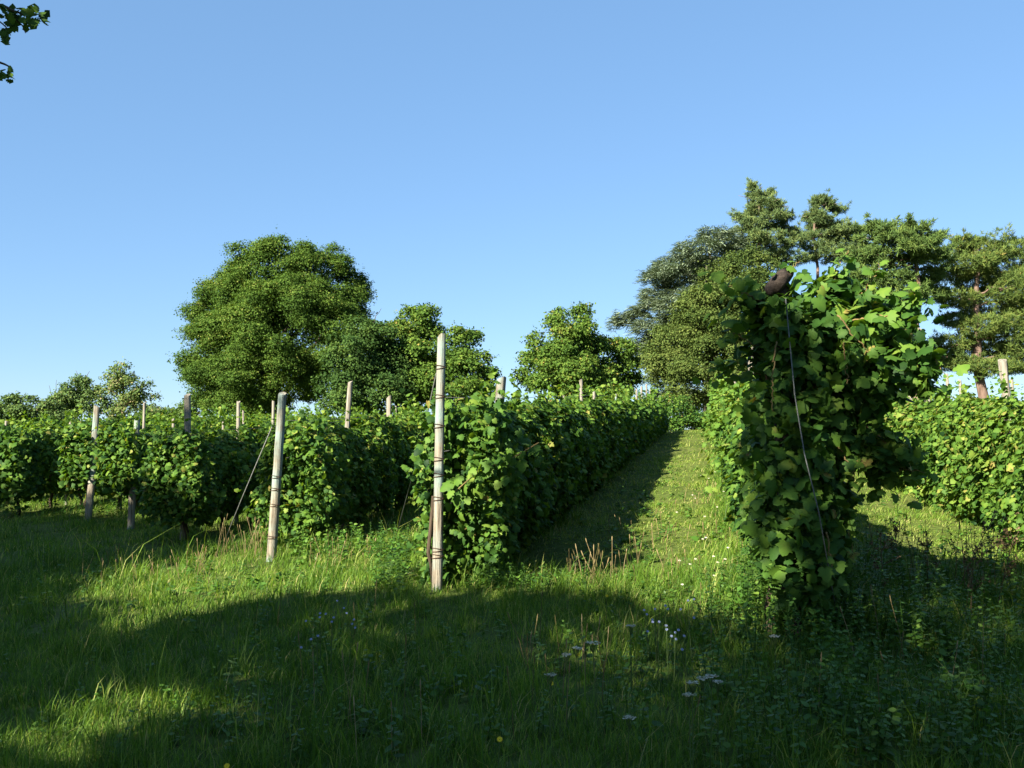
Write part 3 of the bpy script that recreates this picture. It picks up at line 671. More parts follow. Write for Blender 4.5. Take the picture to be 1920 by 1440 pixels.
# posts whose tips stand above the hedges
TIPS = [(11, 790, 0, .035, 'thin pale stake tip near the left edge of the photo'),
        (131, 788, 0, .04, 'thin pale stake tip under the small dark tree on the far left'),
        (229, 795, 0, .03, 'tiny pale stake tip below the greyish twiggy tree'),
        (272, 755, 4, .04, 'slim pale stake leaning right in front of the greyish twiggy tree'),
        (325, 786, 0, .04, 'short pale stake tip left of the stake with the thick pale tip'),
        (418, 786, 0, .035, 'short pale stake tip low in front of the left foot of the big round tree'),
        (447, 753, -1, .045, 'pale stake at the left of a close pair below the big round tree'),
        (456, 770, -3, .04, 'pale stake leaning left, right one of a close pair below the big round tree'),
        (513, 753, 1, .04, 'slim pale stake just left of the second end post'),
        (657, 716, 7, .055, 'pale stake leaning right in front of the dark tree with a forked twig'),
        (729, 744, 1, .06, 'thick pale stake in the hedge midway between the two tall end posts'),
        (742, 761, 0, .035, 'thin stake tip right beside the thick pale stake'),
        (774, 761, 0, .04, 'thin stake tip close left of the tall end post'),
        (942, 709, 12, .075, 'thick grey stake with rounded top leaning right, under the sky gap'),
        (1057, 741, 0, .045, 'short stake left of the tallest thin stake under the sunlit chestnut'),
        (1090, 712, -3, .045, 'tallest thin pale stake in front of the sunlit chestnut'),
        (1112, 735, 0, .04, 'pale stake right of the tallest thin stake under the sunlit chestnut'),
        (1155, 739, 0, .04, 'brownish stake below the smaller chestnut beside the cedar'),
        (1136, 758, 0, .05, 'stubby pale stake tip low in the hedge below the smaller chestnut'),
        (1194, 729, 0, .045, 'leftmost pale stake tip of the cluster at the far end of the dark hedge'),
        (1203, 725, 0, .05, 'second stake tip from the left in the cluster at the far end of the hedge'),
        (1212, 721, 0, .045, 'highest pale stake tip of the cluster at the far end of the dark hedge'),
        (1219, 729, 0, .045, 'rightmost pale stake tip of the cluster at the far end of the dark hedge'),
        (1370, 726, 0, .05, 'left pale stake tip of three at the far end of the right hand row'),
        (1377, 714, 0, .045, 'middle and highest stake tip of three at the far end of the right hand row'),
        (1389, 725, 0, .05, 'right pale stake tip of three at the far end of the right hand row'),
        (1408, 654, -4, .05, 'pale stake left of the front vine against the olive green bushy tree'),
        (1722, 616, -14, .055, 'long slanting pale stake between the front vine and the umbrella pine trunk'),
        (1632, 728, 0, .05, 'pale stake glimpsed through the hanging leaves of the front vine'),
        (1705, 690, 0, .05, 'pale stake behind the drooping right side of the front vine'),
        (1775, 702, -4, .07, 'thick pale stake at the tip of the drooping front vine shoots'),
        (1799, 712, -3, .06, 'pale stake right of the thick one beside the drooping front vine shoots'),
        (1880, 676, -9, .07, 'large slanting pale stake over the right hedge near the photo edge'),
        (1897, 710, 2, .05, 'short pale stake right of the large slanting one near the photo edge')]
FORCE = {942: 'R1', 1090: 'R1', 1880: 'R3', 1722: 'R3', 1775: 'R4', 1799: 'R4', 1897: 'R4', 657: 'L1', 729: 'L1', 1408: 'R2', 1705: 'R3', 1632: 'R3'}
used = []
for (px, py, dx, r, lab) in TIPS:
    best = None
    for key, v in ROWS.items():
        if px in FORCE and FORCE[px] != key: continue
        den = RY * (px - 960) / F - RX
        if abs(den) < 1e-3 or v / den < 9: continue
        Y = v / den
        u, _ = uv(at(px, py, Y)[0], Y)
        if (u > 46.5 or u < ROW_START[key]) and px not in FORCE: continue
        T = at(px, py, Y)
        h = T[2] - ground(T[0], T[1])
        s = abs(h - 2.3)
        if best is None or s < best[0]: best = (s, Y, T, h)
    if best is None:
        Y = 46; T = at(px, py, Y); best = (0, Y, T, 0)
    s, Y, T, h = best
    B = np.array([T[0] - dx * Y / F * min(2, h / (70 * Y / F)), T[1], 0]); B[2] = ground(B[0], B[1])
    used.append((px, round(Y, 1), round(float(T[2] - B[2]), 2)))
    rr = min(max(r * .75, .03), .05)
    post(B, T, rr * 1.1, rr, lab, 'postpale' if px not in (942, 1155) else 'post', (), 300 + px)
print('POSTS', used, [uv(*on_ground(a_, b_)[:2]) for a_, b_ in ((346, 1012), (245, 992), (163, 977), (506, 1052), (818, 1108))])
# stay wires
def stay(pts, r, label, mat='wire'):
    a = Acc(); a.tube(pts, r, 5)
    return tag(obj('stay_wire', a, M[mat], None, loc=[float(x) for x in pts[-1]]), label, 'wire', 'stay wires of the end posts')
g0 = on_ground(735, 1030); 
stay([at(818, 700, Yp), at(785, 850, (Yp + g0[1]) / 2 + .1), np.array([g0[0], g0[1], ground(g0[0], g0[1]) - .02])], .006, 'slanting stay wire from the tall end post down to the grass on its left')
g0 = on_ground(412, 1035)
stay([at(510, 800, Yl), at(452, 938, (Yl + g0[1]) / 2), np.array([g0[0], g0[1], ground(g0[0], g0[1]) - .02])], .0065, 'slanting stay wire from the shorter end post down into tall dry grass')
# vine trunk leaning on the tall post
t = Acc(); t.tube([at(812, 930, Yp + .12), at(808, 990, Yp + .1), at(803, 1035, Yp + .08), at(808, 1060, Yp + .1), at(812, 1090, Yp + .1)], [.012, .018, .02, .018, .022], 7, wob=.12)
tag(obj('grape_vine', t, M['vinewood'], None, loc=[float(x) for x in at(812, 1090, Yp + .1)]), 'dark crooked vine stem growing up against the left side of the tall end post', 'vine')

# ------------------------------------------------------------------ big shaggy vine at the front end of the right row
def front_vine():
    rng = np.random.default_rng(55)
    D = 6.8
    fb = at(1480, 1150, D); fb[2] = ground(fb[0], fb[1])
    # its end post, almost swallowed by leaves
    root_p = thing('vineyard_post', 'end post buried in the shaggy front vine, only its dark rounded head showing', 'post', fb, 'wooden vineyard posts')
    a, P, R = post_mesh(fb - np.array([0, 0, .25]), at(1470, 540, D), .06, .055, rng)
    obj('stake', a, M['stump'], root_p)
    s = Acc()
    nu, nv = 18, 11
    V = []
    c = at(1462, 526, D - .02)
    for i in range(nv):
        th = math.pi * i / (nv - 1)
        for j in range(nu):
            ph = 2 * math.pi * j / nu
            x = .074 * math.sin(th) * math.cos(ph); y = .07 * math.sin(th) * math.sin(ph); z = .082 * math.cos(th)
            x *= 1.15 - 2.6 * max(z, -.02); x += .45 * z; z += .35 * x * (z < .03)
            k = 1 + .14 * math.sin(3 * ph + 30 * z) * math.sin(th) + rng.normal(0, .035)
            V.append(c + np.array([x * k, y * k, z * k]))
    q = [(i * nu + j, i * nu + (j + 1) % nu, (i + 1) * nu + (j + 1) % nu, (i + 1) * nu + j) for i in range(nv - 1) for j in range(nu)]
    s.add(V, q)
    obj('post_head', s, M['stump'], root_p, smooth=True)
    vb = fb + np.array([.12, .15, 0])
    root = thing('grape_vine', 'big shaggy vine with large leaves spilling over its post in the right foreground', 'vine', vb, None)
    ell = []
    for (cx, cy, rx, ry, dd) in [(1494, 990, 62, 125, .0), (1490, 850, 54, 120, .05), (1495, 720, 54, 90, .0), (1490, 612, 58, 52, .0), (1560, 590, 56, 60, .2), (1640, 610, 52, 40, .1),
                                 (1600, 670, 66, 48, -.05), (1675, 660, 40, 40, .0), (1555, 750, 56, 66, .1), (1630, 735, 46, 34, .1), (1715, 700, 30, 20, -.1), (1535, 870, 34, 70, .25), (1535, 970, 36, 70, .15),
                                 (1610, 830, 50, 34, .1), (1665, 850, 44, 26, .0), (1418, 560, 26, 22, 0), (1442, 640, 30, 36, .1), (1518, 1080, 46, 56, .1), (1560, 1000, 18, 50, .2), (1550, 530, 36, 18, .1), (1690, 590, 30, 22, .2)]:
        d = D + dd + .1
        ell.append((at(cx, cy, d), np.array([rx * d / F, min(rx, 80) * 1.05 * d / F, ry * d / F])))
    acc = Acc()
    pts, nrm = sample_shell(ell, .040, rng, .62)
    n = len(pts)
    gap = wav(pts[:, 0] * 7, pts[:, 2] * 6, 4.4) + rng.normal(0, .25, n) > np.where(pts[:, 2] > fb[2] + 1.25, -.34, -.85)
    pts, nrm = pts[gap], nrm[gap]; n = len(pts)
    pts = pts + nrm * (rng.normal(0, .05, (n, 1)) + .05 * wav(pts[:, :1] * 11, pts[:, 2:] * 9, 1.2)) + rng.normal(0, .02, (n, 3))
    nn = nrm * .6 + np.array([0, -.1, .6]) + rng.normal(0, .65, (n, 3))
    tp = np.array([0, 0, -.8]) + nrm * .5 + rng.normal(0, .55, (n, 3))
    tone = .46 + rng.normal(0, .2, n)
    tone = np.where(rng.random(n) < .015, .97, np.minimum(tone, .9))
    scatter(acc, LOBED, pts, nn, tp, np.where(rng.random(n) < .22, rng.uniform(.10, .135, n), rng.uniform(.045, .10, n)), tone)
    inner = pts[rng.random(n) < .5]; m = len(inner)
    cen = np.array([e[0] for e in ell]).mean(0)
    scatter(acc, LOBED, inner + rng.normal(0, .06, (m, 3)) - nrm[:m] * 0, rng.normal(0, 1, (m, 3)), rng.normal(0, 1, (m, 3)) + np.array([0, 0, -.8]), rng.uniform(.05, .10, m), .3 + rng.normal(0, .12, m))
    cane = Acc()
    m = 520
    yy = rng.uniform(555, 1140, m); xx = np.interp(yy, [555, 700, 900, 1140], [1485, 1490, 1492, 1500]) + rng.normal(0, 34, m)
    fr = np.array([at(a_, b_, c_) for a_, b_, c_ in zip(xx, yy, rng.uniform(6.56, 6.72, m))])
    scatter(acc, LOBED, fr, np.array([-.1, -.6, .5]) + rng.normal(0, .6, (m, 3)), np.array([0, -.2, -.8]) + rng.normal(0, .55, (m, 3)), rng.uniform(.05, .115, m), .42 + rng.normal(0, .18, m))
    def shoot(px, rad=.005, leaf=.1, every=.07, tone=.6):
        Pn = np.array([at(x, y, d) for x, y, d in px])
        t = np.linspace(0, 1, 24); k = np.linspace(0, 1, len(Pn))
        Q = np.column_stack([np.interp(t, k, Pn[:, i]) for i in range(3)]) + rng.normal(0, .006, (24, 3))
        cane = Acc(); cane.tube(Q, np.linspace(rad, rad * .5, 24), 5); obj('cane', cane, M['cane'], root)
        L = np.linalg.norm(np.diff(Pn, axis=0), axis=1).sum(); m = max(3, int(L / every))
        s_ = rng.uniform(.05, 1, m)
        c_ = np.column_stack([np.interp(s_, t, Q[:, i]) for i in range(3)]) + rng.normal(0, .045, (m, 3))
        scatter(acc, LOBED, c_, rng.normal(0, .5, (m, 3)) + np.array([-.2, -.4, .7]), rng.normal(0, .6, (m, 3)) + np.array([0, 0, -.7]), leaf * rng.uniform(.6, 1.2, m), tone + rng.normal(0, .12, m))
    for s_ in [[(1430, 570, 6.8), (1380, 540, 6.7), (1322, 522, 6.7)], [(1420, 650, 6.8), (1370, 620, 6.75), (1345, 600, 6.7)], [(1430, 700, 7), (1370, 690, 7), (1312, 690, 7)],
               [(1560, 540, 6.9), (1570, 500, 6.9), (1590, 470, 6.9)], [(1610, 560, 6.9), (1640, 520, 6.8), (1650, 495, 6.8)], [(1670, 600, 6.9), (1710, 560, 6.8), (1722, 525, 6.8)],
               [(1680, 640, 6.9), (1740, 650, 6.8), (1770, 700, 6.7)], [(1640, 700, 6.9), (1720, 720, 6.8), (1790, 745, 6.8)], [(1600, 780, 6.9), (1660, 830, 6.8), (1690, 850, 6.8)],
               [(1600, 800, 6.9), (1680, 880, 6.8), (1735, 885, 6.8)], [(1620, 830, 6.9), (1660, 910, 6.9), (1690, 935, 6.9)], [(1560, 820, 6.8), (1600, 880, 6.8), (1600, 900, 6.8)],
               [(1480, 560, 6.8), (1475, 510, 6.8), (1500, 490, 6.8)], [(1600, 600, 6.7), (1660, 590, 6.6), (1700, 620, 6.6)], [(1560, 940, 6.9), (1590, 990, 6.9), (1600, 1050, 6.9)]]:
        shoot(s_, leaf=.085, every=.019)
    for s_ in [[(1455, 640, 6.55), (1450, 700, 6.5), (1446, 770, 6.5)], [(1570, 590, 6.5), (1610, 640, 6.45), (1640, 670, 6.5)], [(1580, 640, 6.5), (1590, 720, 6.45)], [(1550, 1000, 6.5), (1560, 1060, 6.5)]]:
        shoot(s_, .006, .08, .2)
    obj('foliage', acc, M['vine'], root)
    for k in range(3):
        tr = Acc()
        o_ = np.array([.08 * k - .05, .12 + .1 * k, 0])
        tr.tube([fb + o_ + np.array([rng.normal(0, .03), rng.normal(0, .03), z]) for z in np.linspace(-.08, 1.8, 9)], np.linspace(.035, .015, 9), 7, wob=.1)
        obj('vine_trunk', tr, M['vinewood'], root)
    w0 = on_ground(1575, 1180)
    stay([at(1473, 560, 6.62), at(1490, 740, 6.4), at(1508, 850, 6.3), at(1535, 960, 6.2), np.array([w0[0], w0[1], ground(w0[0], w0[1]) - .03])], .0042, 'thin pale stay wire running down through the leaves of the front vine')
front_vine()

# lit shoots hanging out of the dark hedge's near end
def hedge_shoots():
    rng = np.random.default_rng(77)
    for pts, lab in [([(1010, 830), (950, 865), (900, 880), (850, 925)], 'sunlit vine shoot with large pale leaves hanging out beside the tall end post'),
                     ([(1000, 745), (985, 715), (1000, 700)], None), ([(870, 740), (872, 705), (860, 690)], None)]:
        if lab is None: continue
        acc, cane = Acc(), Acc()
        P = np.array([at(x, y, 9.15 + .12 * i) for i, (x, y) in enumerate(pts[::-1])])
        t = np.linspace(0, 1, 16); k = np.linspace(0, 1, len(P)); Q = np.column_stack([np.interp(t, k, P[:, i]) for i in range(3)])
        cane.tube(Q, .006, 5)
        n = 34
        s_ = rng.random(n); c_ = np.column_stack([np.interp(s_, t, Q[:, i]) for i in range(3)]) + rng.normal(0, .06, (n, 3))
        scatter(acc, LOBED, c_, rng.normal(0, .4, (n, 3)) + np.array([-.4, -.7, .5]), rng.normal(0, .5, (n, 3)) + np.array([0, 0, -.8]), rng.uniform(.06, .125, n), .60 + rng.normal(0, .12, n))
        root = thing('vine_shoot', lab, 'vine', Q[-1])
        obj('leaves', acc, M['vine'], root); obj('cane', cane, M['cane'], root)
hedge_shoots()

# ------------------------------------------------------------------ grass
def hedge_dist(x, y):
    u, v = uv(x, y)
    r = np.full(np.shape(x), 9.0)
    for k, rv in ROWS.items(): r = np.minimum(r, np.abs(v - rv) + np.where(u < ({'R1': 9, 'R2': 7, 'R3': 7}.get(k, 13)), 9, 0))
    return r
def path_mask(x, y):          # mown strips between the rows
    u, v = uv(x, y)
    a = np.clip((1.15 - np.abs(v + .95)) / .35, 0, 1) * np.clip((u - 9.5) / 2, 0, 1)
    b = np.clip((1.35 - np.abs(v - 2.35)) / .35, 0, 1) * np.clip((u - 8.5) / 2.5, 0, 1)
    return np.maximum(a, b), b
def blades(acc, x, y, h, w, az, bend, tone):
    n = len(x); z = ground(x, y) - .01
    d = np.stack([np.cos(az), np.sin(az), np.zeros(n)], -1); s = np.stack([-np.sin(az + .6), np.cos(az + .6), np.zeros(n)], -1)
    P = np.stack([x, y, z], -1)
    lv = []
    for t, ww in ((0, 1.0), (.55, .8)):
        c = P + d * (bend * h * t * t)[:, None] + np.array([0, 0, 1.0]) * (h * (t - .25 * bend * t * t))[:, None]
        lv += [c - s * (w * ww * .5)[:, None], c + s * (w * ww * .5)[:, None]]
    lv.append(P + d * (bend * h)[:, None] + np.array([0, 0, 1.0]) * (h * (1 - .3 * bend))[:, None])
    V = np.stack(lv, 1)
    f = np.array([(0, 1, 3), (0, 3, 2), (2, 3, 4)])
    Fc = f[None] + (np.arange(n) * 5)[:, None, None]
    acc.add(V.reshape(-1, 3), Fc.reshape(-1, 3), np.repeat(np.clip(tone, 0, 1), 5))
def grass():
    rng = np.random.default_rng(5)
    acc = Acc()
    for (y0, y1, dens, w, clump) in [(1.8, 5, 4200, .0040, 14), (5, 9, 2300, .0052, 14), (9, 15, 950, .0078, 12), (15, 27, 300, .012, 10), (27, 48, 80, .021, 6)]:
        area = (y1 - y0) * ((y0 + y1) * .53 + 1.5)
        n = int(area * dens)
        nc = n // clump
        yy = np.sqrt(rng.uniform(y0 ** 2, y1 ** 2, nc)); xx = rng.uniform(-1, 1, nc) * (.53 * yy + .75)
        x = np.repeat(xx, clump) + rng.normal(0, .035 + .004 * y0, nc * clump); y = np.repeat(yy, clump) + rng.normal(0, .035 + .004 * y0, nc * clump)
        pm, pb = path_mask(x, y); hd = hedge_dist(x, y)
        hc = np.repeat(rng.lognormal(0, .45, nc), clump)
        pn = .5 + .5 * wav(x * .9, y * .8, 3.3)
        h = (.085 + .13 * pn ** 1.5 + .05 * wav(x * 2.3, y * 2.1, 7.7)) * hc * rng.uniform(.5, 1.25, len(x)) * np.where(rng.random(len(x)) < .02, 1.6, 1)
        h = np.maximum(h, .05)
        h = .78 * h * (1 - .5 * pm) * (1 - .4 * np.clip((y - 7) / 3, 0, 1) * np.exp(-((x - 1.2) / 1.6) ** 2) * (y < 12)) * (1 + .5 * np.exp(-(hd / .5) ** 2) * (1 - .3 * pm))
        bend = rng.uniform(.15, 1.0, len(x)) + .6 * pm * rng.random(len(x))
        tc = np.repeat(rng.normal(0, .15, nc), clump)
        tone = .38 + tc + rng.normal(0, .13, len(x)) + .14 * wav(x * .5, y * .45, 1.1) + pm * .24 - .06 * pb + .10 * wav(x * 3.1, y * 2.9, 9.4)
        edge = np.exp(-((uv(x, y)[1] + 1.7) / .35) ** 2) * np.clip((y - 9) / 2, 0, 1)
        tone = tone + .14 * edge
        dry = rng.random(len(x)) < .05 + .12 * pm * (1 - .6 * pb) + .12 * edge
        tone = np.where(dry, rng.uniform(.85, 1, len(x)), np.clip(tone, 0, .86))
        bare = wav(x * 1.9, y * 1.7, 6.1) + .5 * wav(x * 5.1, y * 4.7, 2.9)
        keep = ((hd > .25) | (rng.random(len(x)) < .5)) & ((bare < .55) | (rng.random(len(x)) < .25))
        blades(acc, x[keep], y[keep], h[keep], w * rng.uniform(.7, 1.3, keep.sum()), rng.uniform(0, 6.283, keep.sum()), bend[keep], tone[keep])
    tag(obj('grass', acc, M['grass']), 'uneven meadow grass covering the slope and the strips between the vine rows', None, None, 'stuff')
grass()

# broadleaf weeds among the grass
def weeds():
    rng = np.random.default_rng(8)
    acc = Acc()
    spots = []
    def cluster(n, x0, x1, y0, y1, h0, h1):
        for _ in range(n):
            spots.append((on_ground(rng.uniform(x0, x1), rng.uniform(y0, y1)), rng.uniform(h0, h1)))
    cluster(230, 1300, 1920, 1200, 1470, .15, .38); cluster(160, 1330, 1920, 1120, 1250, .2, .5); cluster(70, 1560, 1900, 1060, 1140, .2, .5)
    cluster(90, 880, 1100, 1088, 1112, .1, .2); cluster(70, 540, 800, 1020, 1060, .15, .4); cluster(120, 400, 1300, 1150, 1440, .1, .25); cluster(60, 0, 400, 1000, 1440, .08, .2)
    cluster(60, 0, 300, 950, 975, .15, .4); cluster(260, 1080, 1410, 870, 1160, .04, .13); cluster(70, 1600, 1900, 930, 1080, .04, .1); cluster(120, 150, 830, 1060, 1120, .05, .16); cluster(30, 840, 870, 1030, 1090, .2, .5); cluster(40, 700, 760, 1060, 1120, .15, .35); cluster(90, 1380, 1620, 1130, 1200, .3, .55)
    for P, h in spots:
        m = int(h / .018) + 4
        lean = rng.normal(0, .22, 2)
        t = np.linspace(.12, 1, m)
        st = np.column_stack([P[0] + lean[0] * h * t ** 1.5, P[1] + lean[1] * h * t ** 1.5, ground(P[0], P[1]) + h * t])
        az = np.arange(m) * 2.4 + rng.uniform(0, 6)
        dirs = np.column_stack([np.cos(az), np.sin(az), np.full(m, .25)])
        sz = rng.uniform(.032, .066) * (1.15 - .6 * t) * rng.uniform(.8, 1.2, m) * (1 if P[1] < 10 else 1.5)
        scatter(acc, OVATE, st, np.array([0, 0, 1.0]) + rng.normal(0, .35, (m, 3)), dirs, sz, rng.uniform(.25, .75) + rng.normal(0, .12, m), rng.uniform(.8, 1.6))
        acc.tube(np.vstack([[P[0], P[1], ground(P[0], P[1]) - .02], st[m // 2], st[-1]]), [.003, .0025, .0015], 4, cap=False, tone=.3)
    tag(obj('weeds', acc, M['weed']), 'broad leaved weeds tangled in the grass, thickest under the front vine', None, None, 'stuff')
weeds()

def seed_stalks():
    rng = np.random.default_rng(9)
    acc = Acc()
    pts = []
    for (n, x0, x1, y0, y1, h0, h1) in [(34, 405, 500, 1030, 1050, .2, .5), (22, 1065, 1150, 1085, 1105, .12, .36), (30, 1120, 1270, 990, 1100, .08, .26), (40, 1250, 1400, 900, 1130, .06, .16), (22, 980, 1150, 1240, 1330, .14, .32), (40, 150, 420, 1060, 1110, .2, .35),
                                        (34, 200, 1900, 1150, 1430, .15, .4), (30, 1600, 1920, 1060, 1150, .3, .55), (20, 560, 700, 1040, 1080, .15, .3), (7, 640, 800, 1350, 1440, .25, .4)]:
        for _ in range(n):
            pts.append((on_ground(rng.uniform(x0, x1), rng.uniform(y0, y1)), rng.uniform(h0, h1)))
    for P, h in pts:
        z0 = ground(P[0], P[1]); l = rng.normal(0, .14, 2) * h; k = 1 if P[1] < 9 else 1.5
        tip = np.array([P[0] + l[0], P[1] + l[1], z0 + h])
        tn = rng.uniform(.3, 1)
        acc.tube([[P[0], P[1], z0], [P[0] + l[0] * .4, P[1] + l[1] * .4, z0 + h * .55], tip], [.002 * k, .0017 * k, .0015 * k], 4, cap=False, tone=tn)
        hl = rng.uniform(.03, .07)
        ax = unit(np.array([l[0], l[1], h])); 
        acc.tube([tip, tip + ax * hl * .35, tip + ax * hl * .8, tip + ax * hl], np.array([.0015, .0036, .003, .001]) * k, 5, cap=False, tone=tn)
    tag(obj('seed_stalks', acc, M['seed']), 'thin dry grass stalks with tan seed heads rising above the grass', None, None, 'stuff')
seed_stalks()

# ------------------------------------------------------------------ flowers
def flower(name, label, cat, group, px, py, h, mat, kind, rng, size):
    P = on_ground(px, py, h); z0 = ground(P[0], P[1])
    root = thing(name, label, cat, (P[0], P[1], z0), group)
    s = Acc(); l = rng.normal(0, .05, 2) * h
    tip = np.array([P[0], P[1], z0 + h])
    s.tube([[P[0] - l[0], P[1] - l[1], z0 - .02], [P[0] - l[0] * .3, P[1] - l[1] * .3, z0 + h * .5], tip], [.0032, .0026, .002], 5, cap=False)
    f = Acc(); heads = [f]
    if kind == 'umbel':
        n = 46
        a = rng.uniform(0, 6.283, n); r = size * np.sqrt(rng.random(n))
        c = tip + np.column_stack([r * np.cos(a), r * np.sin(a), .012 - r * r * 3 + rng.normal(0, .002, n)])
        for q in c[::4]: s.tube([tip - np.array([0, 0, .045]), q - np.array([0, 0, .004])], .001, 3, cap=False)
        hexa = fan([(.5 * math.cos(k), .5 * math.sin(k)) for k in np.linspace(0, 6.283, 7)[:6]], (0, 0))
        scatter(f, hexa, c, np.array([0, 0, 1.0]) + rng.normal(0, .25, (n, 3)), rng.normal(size=(n, 3)), .010 * rng.uniform(.7, 1.2, n), rng.random(n))
    else:
        n = 11
        a = np.linspace(0, 6.283, n, endpoint=False)
        dirs = np.column_stack([np.cos(a), np.sin(a), np.full(n, .1)])
        tilt = np.array([rng.normal(0, .2), -.8, .7])
        M1 = unit(tilt[None])[0]; e1 = unit(np.cross(M1, [0.2, 0.1, 1])[None])[0]; e2 = np.cross(M1, e1)
        dd = np.cos(a)[:, None] * e1 + np.sin(a)[:, None] * e2
        scatter(f, OVATE, np.repeat(tip[None], n, 0), np.repeat(M1[None], n, 0), dd, size, rng.random(n), 1.3)
        if kind == 'branch':
            for k in range(2):
                q = tip + rng.normal(0, .05, 3); s.tube([[P[0], P[1], z0 + h * .5], q], .0016, 4, cap=False)
                f2 = Acc(); heads.append(f2); scatter(f2, OVATE, np.repeat(q[None], n, 0), np.repeat(M1[None], n, 0), dd, size, rng.random(n), 1.3)
    obj('stem', s, M['stem'], root)
    for f in heads: obj('flower_head', f, M[mat], root)
rf = np.random.default_rng(31)
YR = [(1298, 1284, 'flat white flower head in the front cluster right of centre, leftmost of it'), (1318, 1276, 'flat white flower head second from left in the front cluster right of centre'),
      (1334, 1272, 'topmost flat white flower head in the front cluster right of centre'), (1346, 1282, 'rightmost flat white flower head in the front cluster right of centre'), (1292, 1308, 'lowest flat white flower head just under the front cluster right of centre'),
      (1112, 1208, 'large pale flat flower head standing over bright grass in the shaded foreground'), (1082, 1219, 'flat pale flower head left of the large pale one in the shaded foreground'), (1062, 1232, 'small flat pale flower head furthest left in the shaded foreground'),
      (1182, 1176, 'flat pale flower head alone in shade below the sunny path'), (1180, 1350, 'single white flower head near the bottom of the photo right of centre'), (1453, 1196, 'white flower head in weeds under the front vine'), (1032, 1270, 'greyish flat flower head low in the shaded grass')]
for x, y, lab in YR:
    flower('yarrow_plant', lab, 'flower', 'white flat topped flowers in the foreground', x, y, rf.uniform(.32, .45), 'white', 'umbel', rf, .026 if x != 1112 else .036)
for x, y in [(600, 1150), (622, 1166), (645, 1140), (596, 1192), (1213, 1152), (1236, 1166), (1250, 1180), (1266, 1186), (1290, 1126), (1283, 1192), (1228, 1142), (660, 1170)]:
    flower('chicory_plant', 'pale blue wildflower on a branching stem in the shaded edge of the grass', 'flower', 'pale blue wildflowers', x, y, rf.uniform(.28, .42), 'blue', 'branch', rf, .0085)
for x, y, lab in [(1084, 1227, 'small yellow flower below the large pale flat flower head'), (1034, 1281, 'small yellow flower deeper in the shaded grass'), (425, 1437, 'bright yellow flower at the bottom edge of the photo'), (937, 1386, 'tiny yellow flower near the bottom centre'), (1138, 1117, 'yellow flower at the sunny lower edge of the path')]:
    flower('yellow_flower', lab, 'flower', 'yellow wildflowers', x, y, rf.uniform(.16, .26), 'yellow', 'disc', rf, .013)
for k in range(24):
    px, py = rf.uniform(1268, 1400), rf.uniform(880, 1130)
    P = on_ground(px, py); z0 = ground(P[0], P[1]); h = rf.uniform(.06, .15)
    a = Acc(); n = 8; an = np.linspace(0, 6.283, n, endpoint=False)
    tip = np.array([P[0], P[1], z0 + h])
    dirs = np.column_stack([np.cos(an), np.sin(an), np.full(n, .2)])
    scatter(a, OVATE, np.repeat(tip[None], n, 0), np.repeat(np.array([[0, -.4, .9]]), n, 0), dirs, .013 * (1 + P[1] * .02), rf.uniform(.5, 1, n), 1.5)
    a.tube([[P[0], P[1], z0 - .02], tip], .0015, 4, cap=False, tone=0)
    tag(obj('daisy', a, M['daisy'], None, loc=(float(P[0]), float(P[1]), float(z0))), 'tiny white flower in the sunlit grass of the path', 'flower', 'tiny white flowers on the path')

# dry branching stalks on the right
def dry_stalk(px, py, h, lean, label, seed):
    rng = np.random.default_rng(seed)
    P = on_ground(px, py); z0 = ground(P[0], P[1])
    root = thing('dry_weed', label, 'weed', (P[0], P[1], z0), 'dry dark weeds right of the front vine')
    s, sd = Acc(), Acc()
    L = np.array([lean, .1, 1.0])
    t = np.linspace(0, 1, 8)[:, None]
    main = np.array([P[0], P[1], z0 - .02]) + L * h * t * np.array([1, 1, 1]) + np.array([lean * .3, 0, 0]) * h * t * t
    s.tube(main, np.linspace(.005, .002, 8), 5)
    for k in range(9):
        i = rng.uniform(.3, .95); a0 = np.array([np.interp(i, t[:, 0], main[:, j]) for j in range(3)])
        e = a0 + np.array([rng.normal(lean * .3, .14), rng.normal(0, .14), rng.uniform(.12, .3)]) * h
        s.tube([a0, (a0 + e) / 2 + rng.normal(0, .01, 3), e], [.0028, .002, .0014], 4)
        n = 16; q = a0 + (e - a0) * rng.uniform(.3, 1, (n, 1)) + rng.normal(0, .007, (n, 3))
        sd = Acc(); scatter(sd, OVATE, q, rng.normal(size=(n, 3)), rng.normal(size=(n, 3)) + np.array([0, 0, .5]), rng.uniform(.012, .026, n), rng.random(n), 1.5)
        obj('seed_head', sd, M['dry'], root)
    obj('stem', s, M['dry'], root)
for k, (px, py, h, ln, lab) in enumerate([(1790, 1120, .75, .45, 'tallest dry weed leaning right towards the sunny grass strip'), (1740, 1110, .5, .05, 'upright dry weed left of the tallest leaning one'), (1690, 1090, .5, -.05, 'dry weed nearest the shaggy front vine'),
                                         (1870, 1140, .6, .25, 'dry weed leaning right by the right edge of the photo'), (1660, 1150, .55, 0, 'dry weed standing low in the shade under the front vine'), (1820, 1160, .5, .1, 'dry weed in shade in front of the tallest leaning one')]):
    dry_stalk(px, py, h, ln, lab, 400 + k)

